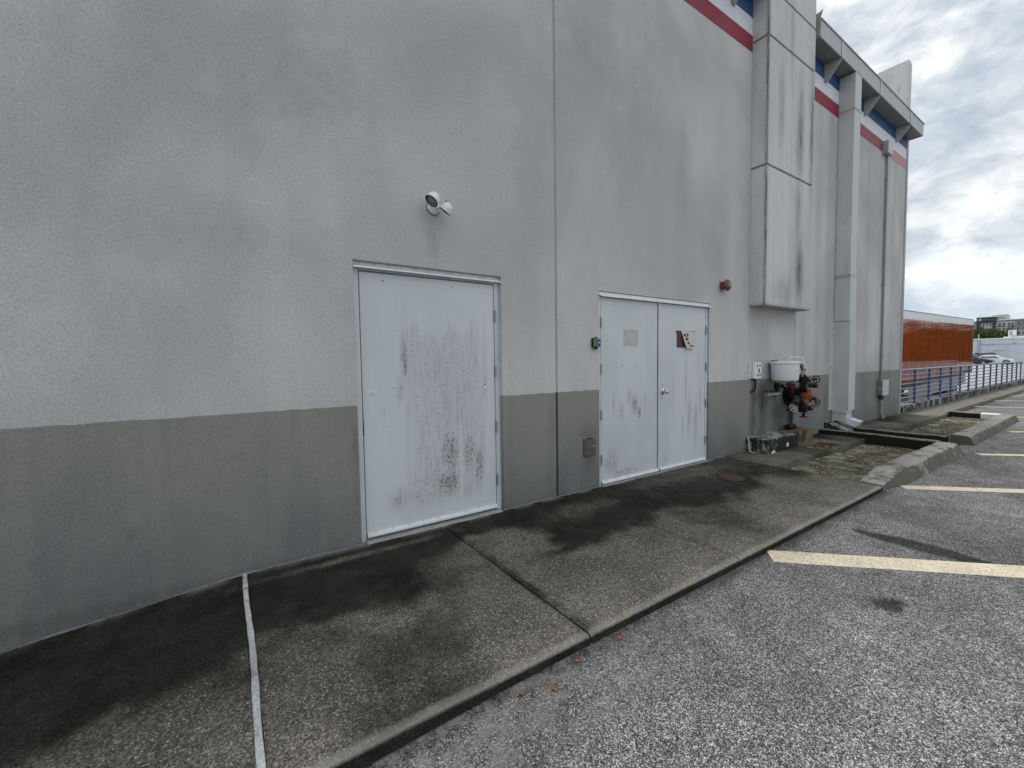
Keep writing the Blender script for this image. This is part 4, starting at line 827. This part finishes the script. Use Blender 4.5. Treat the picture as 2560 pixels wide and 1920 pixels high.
MB().tube([(7.70, -.30, .53), (7.70, -.30, .50), (7.70, -.30, .49), (7.70, -.30, .455)], [.018, .018, .026, .012], 10).build('bottom_stem', BLACKM, fm, 0, True)
MB().tube([(7.62, -.15, .98), (7.63, -.15, .85), (7.68, -.12, .78)], [.038, .036, .04], 14).build('side_barrel', simple('blackened_red_paint', (.05, .006, .006), .5, 0, .2, .4, 14), fm, 0, True)
MB().tube([(8.02, -.25, 1.0), (7.95, -.22, .92), (7.88, -.2, .86)], .05, 14).build('side_barrel', DKGREY, fm, 0, True); MB().tube([(8.03, -.24, .70), (7.92, -.2, .76)], .05, 14).build('side_barrel', BLACKM, fm, 0, True); MB().tube([(7.60, -.22, .67), (7.74, -.18, .75)], .052, 14).build('side_barrel', DKGREY, fm, 0, True)
MB().tube([(8.08, -.36, .93), (8.10, -.36, .86), (8.07, -.36, .80), (8.03, -.36, .78)], .003, 5).build('chain', GALV, fm); MB().tube([(7.90, -.36, .56), (7.91, -.36, .50), (7.86, -.35, .47), (7.80, -.34, .50)], .003, 5).build('chain', GALV, fm)
MB().tube([(7.84, -.37, .72), (7.86, -.38, .66)], [.012, .016], 8).build('pale_tag', PALEW, fm, 0, True)

# concrete blocks under it
cb = empty('concrete_block', (7.0, -.15, 0), 'blackened low concrete block against the wall with white patches, nearer of the two', 'concrete block', 'concrete blocks at the wall foot')
MB().gbox(6.515, 7.50, -.315, -.004, -.02, .212, .06).build('block', BLOCK, cb, weld=True, bevel=.012)
b = MB()
for cx_, cz_, r, hh in ((6.68, .0, .075, .5), (7.13, .075, .040, .9)):
    q = [(cx_ + r * math.cos(t) * random.uniform(.8, 1.1), -.3155, max(-.01, cz_ + r * hh * math.sin(t) * random.uniform(.8, 1.1))) for t in [k * .45 for k in range(14)]]; b.prism(q, (0, -.003, 0))
b.build('white_patch', KWHITE, cb); MB().tube([(6.508, -.03, .215), (6.506, -.05, .15), (6.508, -.045, .08), (6.506, -.07, .0), (6.50, -.16, .0)], [.006, .010, .005, .010, .006], 6).build('plaster_run', KWHITE, cb, 0, True)
cb2 = empty('concrete_block', (7.8, -.15, 0), 'brown mossy concrete block under the fire manifold, farther of the two', 'concrete block', 'concrete blocks at the wall foot')
MB().gbox(7.52, 8.10, -.290, -.004, -.02, .222, .06).build('block', MOSSY, cb2, weld=True, bevel=.012)
dp = empty('drain_pipe', (7.72, -.1, .25), 'dark drain pipe coming down the wall to an elbow on the far concrete block', 'pipe')
MB().tube([(7.90, -.04, .62), (7.90, -.045, .31), (7.87, -.06, .28), (7.80, -.09, .272)], .022, 12).build('riser', DKGREY, dp, 0, True); MB().tube([(7.62, -.11, .272), (7.84, -.11, .268)], [.040, .040], 16).build('elbow', BLACKM, dp, 0, True); MB().tube([(7.60, -.11, .272), (7.625, -.11, .272)], .048, 16).build('collar', BLACKM, dp, 0, True)

# downspout
ds = empty('downspout', (9.83, -.12, .2), 'boxed grey metal downspout running from the canopy to the ground past the concrete pier', 'downspout')
DSG = METAL_G; 
for z0, z1, x0, x1, yf in ((5.935, 6.555, 9.652, 9.945, -.252), (2.935, 5.928, 9.660, 9.952, -.244), (2.086, 2.928, 9.672, 9.975, -.246)): box('duct_section', METAL_L, ds, x0, x1, yf, -.004, z0, z1, .004)
for z in (5.931, 2.931): box('duct_seam', DKGREY, ds, 9.655, 9.955, -.2435, -.003, z - .003, z + .003, 0); box('duct_flange', METAL_L, ds, 9.650, 9.972, -.250, -.003, z - .022, z - .004, .001)
box('lower_cover', METAL_L, ds, 9.690, 9.995, -.256, -.0045, .402, 2.082, .004); box('cover_flange', METAL_L, ds, 9.500, 9.695, -.0065, -.0015, .402, 2.086, .001)
for z in (1.82, 1.22, .62): MB().lathe((9.585, -.007, z), (0, -1, 0), [(.012, 0), (.010, .004), (0, .005)], 10).build('screw', DKGREY, ds)
box('outlet_duct', METAL_L, ds, 9.665, 9.930, -.235, -.0045, .19, .400, .003); box('duct_seam', DKGREY, ds, 9.663, 9.932, -.2365, -.004, .338, .344, 0)
a0 = Vector((9.70, -.10, .31)); MB().hull8([(9.70, -.05, .20), (9.70, -.05, .31), (9.70, -.36, .10), (9.70, -.42, .20), (9.93, -.05, .20), (9.93, -.05, .31), (9.93, -.36, .10), (9.93, -.42, .20)]).build('elbow', ALU, ds, .004)
for k in range(4): t = k / 4; y = -.25 - .045 * k; z = .260 - .022 * k; MB().tube([(9.70, y, z - .01), (9.93, y, z - .01)], .007, 6).build('elbow_rib', GALV, ds)
sb_ = empty('splash_block', (9.6, -.12, .1), 'dark stained concrete block at the foot of the downspout', 'concrete block'); MB().gbox(9.33, 9.88, -.05, -.004, -.03, .19, .06).build('block', BLOCK, sb_, weld=True, bevel=.01); MB().hull8([(9.40, -.30, -.03), (9.40, -.30, .05), (9.40, -.052, -.03), (9.40, -.052, .17), (9.86, -.30, -.03), (9.86, -.30, .03), (9.86, -.052, -.03), (9.86, -.052, .15)]).build('splash_slope', BLOCK, sb_, .008)

# conduit with boxes
cd_ = empty('wall_conduit', (12.2, 0, .9), 'grey conduit with a box at each end running up the wall near the far corner', 'conduit')
MB().tube([(12.22, -.035, 5.80), (12.22, -.035, .88)], .022, 10).build('conduit_pipe', GALV, cd_, 0, True)
for z in (5.3, 3.0, 1.4): MB().tube([(12.22, -.035, z - .03), (12.22, -.035, z + .03)], .028, 10).build('coupling', GALV, cd_, 0, True)
ub = box('upper_box', METAL_G, cd_, 12.00, 12.30, -.100, -.002, 5.80, 6.06, .006); box('cover', METAL_L, ub, 12.005, 12.295, -.110, -.1005, 5.80, 6.06, .004)
lb = box('lower_box', GALV, cd_, 12.10, 12.48, -.098, -.002, .545, .880, .006); box('cover', METAL_L, lb, 12.09, 12.49, -.112, -.0985, .540, .885, .006); box('cover_band', METAL_L, lb, 12.095, 12.10, -.095, -.003, .70, .715, 0)
MB().tube([(12.24, -.05, .545), (12.24, -.05, .44)], .045, 12).build('hub', DKGREY, cd_, 0, True); MB().tube([(12.24, -.05, .45), (12.25, -.05, .30), (12.25, -.05, .16), (12.29, -.06, .05), (12.32, -.07, -.01)], .030, 10).build('ground_pipe', METAL_G, cd_, 0, True); MB().tube([(12.25, -.05, .275), (12.25, -.05, .30)], .036, 10).build('coupling', GALV, cd_, 0, True)

# ================================================================== RAILING
rl = empty('blue_railing', (14, .05, .2), 'blue painted metal railing with eight horizontal pipes on a low stained concrete wall', 'railing')
XE = 46
for i, z in enumerate((1.062, .935, .820, .703, .587, .471, .355, .238)):
    MB().tube([(13.80, .05, z), (XE, .05, z)], .026 if i == 0 else .019, 10).build('top_rail' if i == 0 else 'rail', RAILB, rl, 0, True)
xs = [15.15, 16.48] + [17.68 + 1.215 * k for k in range(24)]
p0 = MB().box(-.022, .022, .028, .072, .17, 1.045).build('post', RAILB, rl); p0.location = (xs[0] - 14, 0, 0)
for v in p0.data.vertices: v.co = v.co + Vector((14, 0.0, .0))
for x in xs[1:]:
    c = p0.copy(); COL.objects.link(c); c.location = (x - 14, 0, 0)
lw = empty('low_wall', (14, .05, 0), 'low black-streaked concrete wall under the blue railing', 'wall')
x = 13.80; i = 0
while x < XE:
    w = 3.6 + .9 * math.sin(i * 2.3); kerb_run([(x, .055), (min(x + w, XE) - .012, .055)], .20, 1.30, -1.12, .02, .006, .15).build('wall_section', BASEW, lw, 0, True); x += w; i += 1

# ================================================================== TRAILER
tr = empty('semi_trailer', (27, 3.1, -.75), 'glossy orange box trailer with a white top rail parked behind the blue railing', 'trailer')
ORG = Vector((20.245, 1.581, 3.073)); U = Vector((.9993, .030, .0210)).normalized(); N = Vector((-U.y, U.x, 0)).normalized(); Wv = U.cross(N) * 1.0
if Wv.z < 0: Wv = -Wv
def tp(a, b_, c): return ORG + U * a + N * b_ + Wv * c          # a along, b into depth, c up from the top edge
def tbox(name, mat, a0, a1, b0, b1, c0, c1, parent=tr, bevel=0): return MB().hull8([tp(a, b_, c) for a in (a0, a1) for b_ in (b0, b1) for c in (c0, c1)]).build(name, mat, parent, bevel)
LEN0, LEN1 = -2.3, 13.87
tbox('box_core', METAL_G, LEN0 + .02, LEN1 - .02, .012, 2.55, -2.76, -.02)
tbox('roof', METAL_L, LEN0, LEN1, .0, 2.56, -.02, .012); tbox('top_rail', WPLAS, LEN0, LEN1, -.012, .011, -.305, .0, bevel=.004); tbox('top_rail_cap', GALV, LEN0, LEN1, -.018, -.0125, -.02, .014)
a = LEN0; seams = [LEN0] + [20.0 - 20.245 + .88 + 1.272 * k for k in range(-2, 11)]; seams = sorted(s for s in seams if LEN0 <= s < LEN1 - .3) + [LEN1]
for s0, s1 in zip(seams[:-1], seams[1:]):
    tbox('side_panel', TRAILER, s0 + .012, s1 - .012, -.001, .0115, -2.70, -.307)
    tbox('seam_strip', simple('orange_seam_paint', (.26, .06, .025), .4, coat=.3) if s0 == seams[0] else bpy.data.materials['orange_seam_paint'], s0 - .011, s0 + .011, -.006, .010, -2.70, -.307)
tbox('rear_frame', GALV, LEN1 - .012, LEN1 + .05, -.012, 2.56, -2.82, -.0); tbox('bottom_rail', DKGREY, LEN0, LEN1, -.008, .0115, -2.86, -2.702)
tbox('side_skirt', METAL_G, 1.2, 12.4, .03, .045, -3.42, -2.862)
for a_ in (8.5, 9.8):
    for b0 in (.05, 2.0):
        c = tp(a_, b0, -3.50); w_ = MB().lathe(c, N, [(.30, 0), (.49, .02), (.50, .06), (.50, .46), (.48, .50), (.30, .52)], 28).build('wheel', TYRE, tr, 0, True)
        MB().lathe(c - N * .004, N, [(.29, 0), (.25, .03), (.10, .05), (.09, .0), (.0, .0)], 20).build('rim', GALV, w_, 0, True)
for b0 in (.35, 1.9): tbox('landing_leg', DKGREY, .2, .34, b0, b0 + .14, -3.9, -2.86)
tbox('mud_flap', TYRE, 10.45, 10.47, .05, .65, -3.85, -2.9); tbox('chassis_beam', DKGREY, LEN0, LEN1, .7, .8, -3.2, -2.77); tbox('chassis_beam', DKGREY, LEN0, LEN1, 1.75, 1.85, -3.2, -2.77)

# ================================================================== FAR BACKGROUND
# white block building, facing the lot
wb = empty('white_building', (110, 0, 0), 'long low white block building at the back of the lot behind the parked cars', 'building')
box('wall', WWALL, wb, 108, 130, 3.5, 13.0, -1.5, 4.10, .02); box('wall', WWALL, wb, 108.15, 130, 13.02, 60, -1.5, 4.10, .02); box('coping', KWHITE, wb, 107.9, 130, 3.4, 60, 4.102, 4.30, .02)
box('wall_pilaster', simple('grey_pilaster', (.40, .42, .46), .8), wb, 107.93, 107.99, 12.6, 12.99, -.5, 4.0, 0)
for y, z, w in ((12.4, 3.35, .3), (11.7, 3.3, .22), (11.2, 3.32, .18), (8.8, 3.35, .3), (6.2, 3.3, .3)): box('wall_fitting', METAL_G, wb, 107.85, 107.99, y - w / 2, y + w / 2, z - .09, z + .09, .01)
box('wall_ledge', simple('pale_ledge', (.44, .48, .56), .8), wb, 107.95, 107.99, 3.5, 12.9, 3.18, 3.28, 0); box('faint_band', simple('pale_blue_band', (.42, .46, .55), .8), wb, 107.97, 107.99, 9.9, 11.3, 2.10, 2.24, 0)
box('raised_roof', WPLAS, wb, 125, 129.9, 3.6, 12.2, 4.31, 4.95, .02)
ac = empty('rooftop_unit', (126, 11, 5), 'white boxy air handling unit standing on the white building roof', 'air conditioner')
box('casing', WPLAS, ac, 124.2, 125.6, 10.6, 11.5, 4.96, 6.15, .03); box('grille', METAL_G, ac, 124.12, 124.19, 10.95, 11.35, 5.1, 6.0, 0); MB().tube([(124.0, 10.75, 4.32), (124.0, 10.75, 5.2)], .12, 10).build('vent_pipe', METAL_G, ac)
pl = empty('pole', (124, 15.3, 4.4), 'short yellowish pole standing in front of the round trees', 'pole'); MB().tube([(124, 15.3, 4.2), (124, 15.3, 5.65)], .07, 8).build('shaft', simple('yellow_pole_paint', (.45, .45, .2), .6), pl)

# hotel
ht = empty('hotel', (432, 50, 0), 'hotel with navy framed tower and green sign, far behind the white building', 'building')
HW = simple('hotel_cream_render', (.52, .51, .47), .8, 0, .05, 0, .2); HN = simple('hotel_navy_cladding', (.035, .04, .075), .6, 0, .05, 0, .2); HG = simple('hotel_grey_cladding', (.17, .18, .21), .7, 0, .05, 0, .2); HS = simple('hotel_green_sign', (.05, .32, .12), .5, 0, .05, 0); HF = simple('hotel_window_frame', (.66, .67, .68), .6, 0, 0, 0)
HX = 430
box('wing', HW, ht, HX, HX + 18, 5, 53.5, -1.5, 24.0, .05); box('parapet', HG, ht, HX - .3, HX + 18, 5, 53.5, 24.01, 24.6, 0); box('roof_edge', WPLAS, ht, HX - .5, HX + 18, 5, 53.5, 24.61, 25.1, 0)
box('navy_bay', HG, ht, HX - .35, HX - .02, 38, 45.1, 17.9, 24.0, 0)
box('wing', HW, ht, HX + .5, HX + 18, 62.5, 90, -1.5, 24.0, .05); box('parapet', HG, ht, HX + .2, HX + 18, 62.5, 90, 24.01, 24.9, 0)
box('tower', HW, ht, HX - .6, HX + 18, 53.6, 62.4, -1.5, 23.4, 0); box('tower_head', HN, ht, HX - 1.6, HX + 18, 53.6, 62.4, 23.41, 27.2, 0); box('tower_leg', HN, ht, HX - 1.6, HX - .61, 61.1, 62.4, 10, 23.4, 0); box('tower_leg', HN, ht, HX - 1.6, HX - .61, 53.6, 54.95, 10, 23.4, 0); box('tower_cap', WPLAS, ht, HX - 1.8, HX + 18, 53.4, 62.6, 27.21, 27.6, 0)
box('lift_tower', simple('hotel_stone_render', (.45, .45, .40), .8), ht, HX + 4, HX + 14, 49.2, 56.0, 24.8, 28.7, 0); box('vent', HG, ht, HX + 3.9, HX + 3.99, 50.3, 51.6, 26.2, 26.7, 0)
sg = box('sign_emblem', simple('sign_pale_green', (.35, .62, .42), .5), ht, HX - 1.75, HX - 1.61, 60.0, 61.5, 24.9, 26.4, .02); text_obj('sign_lettering', 'H', 1.3, HN, ht, (HX - 1.78, 61.2, 25.15), (0, -1, 0), (0, 0, 1)); text_obj('sign_lettering', 'Holiday Inn', 1.28, HS, ht, (HX - 1.7, 59.6, 25.2), (0, -1, 0), (0, 0, 1), .05, .02)
win0 = None
def hwin(y0, y1, z0, z1, x):
    f = box('window', HF, ht, x - .12, x - .01, y0, y1, z0, z1, 0); box('pane', GLASS, f, x - .16, x - .125, y0 + .14, y1 - .14, z0 + .14, z1 - .14, 0)
for z0, z1 in ((20.9, 23.0), (17.9, 19.9), (14.8, 16.8)):
    for y0 in (49.3, 51.2, 45.6, 43.2 + .15):
        if y0 < 45.5: continue
        hwin(y0, y0 + 1.55, z0, z1, HX)
    for y0 in (47.4, ): pass
    box('spandrel', HN, ht, HX - .14, HX - .005, 49.3, 52.9, z0 - .62, z0 - .05, 0); box('spandrel', HN, ht, HX - .14, HX - .005, 45.5, 48.3, z0 - .62, z0 - .05, 0); hwin(47.0 + .2, 48.5, z0, z1, HX)
    for y0 in (40.2, 42.6): hwin(y0, y0 + 2.0, z0, z1, HX - .35)
    for y0 in (54.9 + .5, 56.9, 58.6, 60.2 - .6 + .4): hwin(y0, y0 + 1.15, z0, z1, HX - .6)
    box('spandrel', HN, ht, HX - .74, HX - .605, 60.0, 61.0, z0 - .6, z0 - .1, 0); hwin(62.9, 64.4, z0, z1, HX + .5)

# trees beyond the white building
def tree(x, y, zt, r, lab, n=2600, seed=1):
    rg = random.Random(seed); t = empty('round_tree', (x, y, -1.5), lab, 'tree', 'trees behind the white building')
    MB().tube([(x, y, -1.6), (x + .1, y, zt - r * 1.2), (x, y + .1, zt - r * .6)], [.3, .22, .12], 8).build('trunk', simple('bark', (.10, .08, .06), .9) if 'bark' not in bpy.data.materials else bpy.data.materials['bark'], t)
    b = MB(); cl = [(x + rg.uniform(-.7, .7) * r, y + rg.uniform(-.8, .8) * r, zt - r * rg.uniform(.25, .95), r * rg.uniform(.28, .5)) for _ in range(22)]
    for i in range(n):
        c = rg.choice(cl); u = Vector((rg.gauss(0, 1), rg.gauss(0, 1), rg.gauss(0, 1))).normalized() * c[3] * rg.uniform(.6, 1.05); p = Vector(c[:3]) + u; s = rg.uniform(.10, .22)
        a1 = Vector((rg.uniform(-1, 1), rg.uniform(-1, 1), rg.uniform(-1, 1))).normalized(); a2 = a1.cross(Vector((rg.uniform(-1, 1), rg.uniform(-1, 1), .3))).normalized()
        b.add([p + a1 * s, p + a2 * s * .7, p - a1 * s, p - a2 * s * .7], [(0, 1, 2, 3)])
    b.build('crown', GREEN, t)
GREEN = leaf_mat('tree_leaves', (.035, .06, .015), (.10, .12, .035))
tree(142, 20.8, 7.4, 2.6, 'dark green round tree beside the trailer end, left of the tallest crown', seed=1); tree(143, 18.2, 8.15, 3.0, 'tallest dark green round tree behind the white building', seed=2); tree(144, 15.2, 7.2, 2.5, 'lower dark green round tree at the right end of the clump behind the white building', seed=3)

# parked cars
def car(kind, x, yn, z, ln, h, paint, lab, wid=1.85):
    """side faces the camera (-x); nose towards -y at yn"""
    c = empty('parked_car', (x, yn + ln / 2, z), lab, 'car', 'cars parked along the white building')
    if kind == 'suv': prof = [(0, .35), (.0, .72), (.06, .86), (.24, .98), (.30, 1.0), (.42, 1.0 * h - .06), (.50, h), (.86, h - .02), (.95, h * .82), (1.0, .95), (1.0, .38), (.9, .28), (.1, .28)]
    else: prof = [(0, .32), (-.0, .58), (.05, .74), (.24, .92), (.30, .96), (.44, h - .06), (.54, h), (.74, h - .04), (.90, 1.02), (.99, .98), (1.0, .40), (.9, .26), (.1, .26)]
    P = [(yn + a * ln, z + b_) for a, b_ in prof]; n = len(P); belt = z + .98; vs = []
    for sx in (-1, -.92, .92, 1):
        for (y, zz) in P:
            t = max(0, (zz - belt) / (z + h - belt)); inset = .16 * t + (0 if abs(sx) < .95 else 0); hw = wid / 2 * (1 if abs(sx) > .95 else .93) - inset
            vs.append((x + math.copysign(hw, sx), y, zz + (0 if abs(sx) > .95 else .03 * (zz > z + .6))))
    fs = [(k * n + i, k * n + (i + 1) % n, (k + 1) * n + (i + 1) % n, (k + 1) * n + i) for k in range(3) for i in range(n)] + [tuple(range(n))[::-1], tuple(3 * n + i for i in range(n))]
    MB().add(vs, fs).build('body', paint, c, .03, True)
    a0, a1, ar = (.34, .90, .93) if kind == 'suv' else (.36, .80, .88)
    for sx in (-1, 1):
        xo = x + sx * (wid / 2 + .006); xi = x + sx * (wid / 2 - .135); w = MB()
        g = [(yn + (a0 - .02) * ln, z + 1.01, xo), (yn + (a0 + .10) * ln, z + h - .12, xi), (yn + (a1 - .06) * ln, z + h - .13, xi), (yn + a1 * ln, z + 1.03, xo)]
        w.prism([(p[2], p[0], p[1]) for p in g], (sx * .006, 0, 0)).build('side_window', GLASS, c)
        for wy in (.19, .80):
            cc = (x + sx * (wid / 2 - .22), yn + wy * ln, z + .34); ww = MB().lathe(cc, (sx, 0, 0), [(.2, 0), (.34, .01), (.345, .20), (.33, .225), (.23, .23)], 24).build('wheel', TYRE, c, 0, True)
            MB().lathe((cc[0] + sx * .21, cc[1], cc[2]), (sx, 0, 0), [(.225, 0), (.20, .03), (.06, .035), (0, .03)], 20).build('rim', GALV, ww, 0, True)
            MB().torus((x + sx * (wid / 2 + .0), yn + wy * ln, z + .36), (1, 0, 0), .38, .03, 24, 6).build('wheel_arch', BLACKM, c, 0, True)
        box('headlight', LENS, c, x + sx * (wid / 2 - .30) - .14, x + sx * (wid / 2 - .30) + .14, yn - .02, yn + .12, z + .62, z + .76, .02)
    return c
CW = simple('white_car_paint', (.72, .74, .76), .25, 0, .02, 0, coat=.6); CB = simple('black_car_paint', (.008, .008, .010), .25, 0, .05, 0, coat=.35)
car('sedan', 98.0, 9.75, -.02, 4.8, 1.72, CB, 'black car beside the trailer end, nearest of the parked cars')
car('sedan', 101.3, 7.85, -.02, 4.6, 1.47, CW, 'white car with its front beyond the nose of the black car')
car('suv', 104.6, 8.6, -.02, 4.6, 1.90, simple('dark_suv_paint', (.03, .03, .035), .3, 0, .05, 0, coat=.6), 'dark tall car with a pale roof, behind the white car')

# wood on the far side of the lot (out of frame; mirrored in the trailer side)
b = MB(); rg = random.Random(5)
for i in range(22000):
    x = rg.uniform(150, 180); yy = rg.uniform(-150, 8); top = 10.2 + .8 * math.sin(yy * .21) + .4 * math.sin(yy * .53 + 1); zz = -1 + (top + 1) * rg.random() ** .7; s = rg.uniform(.2, .5); p = Vector((x, yy, zz)); a1 = Vector((rg.uniform(-1, 1), rg.uniform(-1, 1), rg.uniform(-1, 1))).normalized(); a2 = a1.cross(Vector((.3, rg.uniform(-1, 1), .5))).normalized(); b.add([p + a1 * s, p + a2 * s, p - a1 * s, p - a2 * s], [(0, 1, 2, 3)])
q = [(185, -170 + 2 * k) for k in range(90)]; vs = []
for x, yy in q: vs += [(x, yy, -1.6), (x + rg.uniform(-2, 2), yy, 9.2 + .8 * math.sin(yy * .21) + .4 * math.sin(yy * .53 + 1) + rg.uniform(-.3, .3)), (x + 12, yy, -1.6)]
b.add(vs, [(i * 3 + j, i * 3 + j + 1, i * 3 + j + 4, i * 3 + j + 3) for i in range(89) for j in range(2)])
b.build('distant_wood', leaf_mat('wood_leaves', (.022, .03, .012), (.035, .042, .018)), None, kind='stuff')
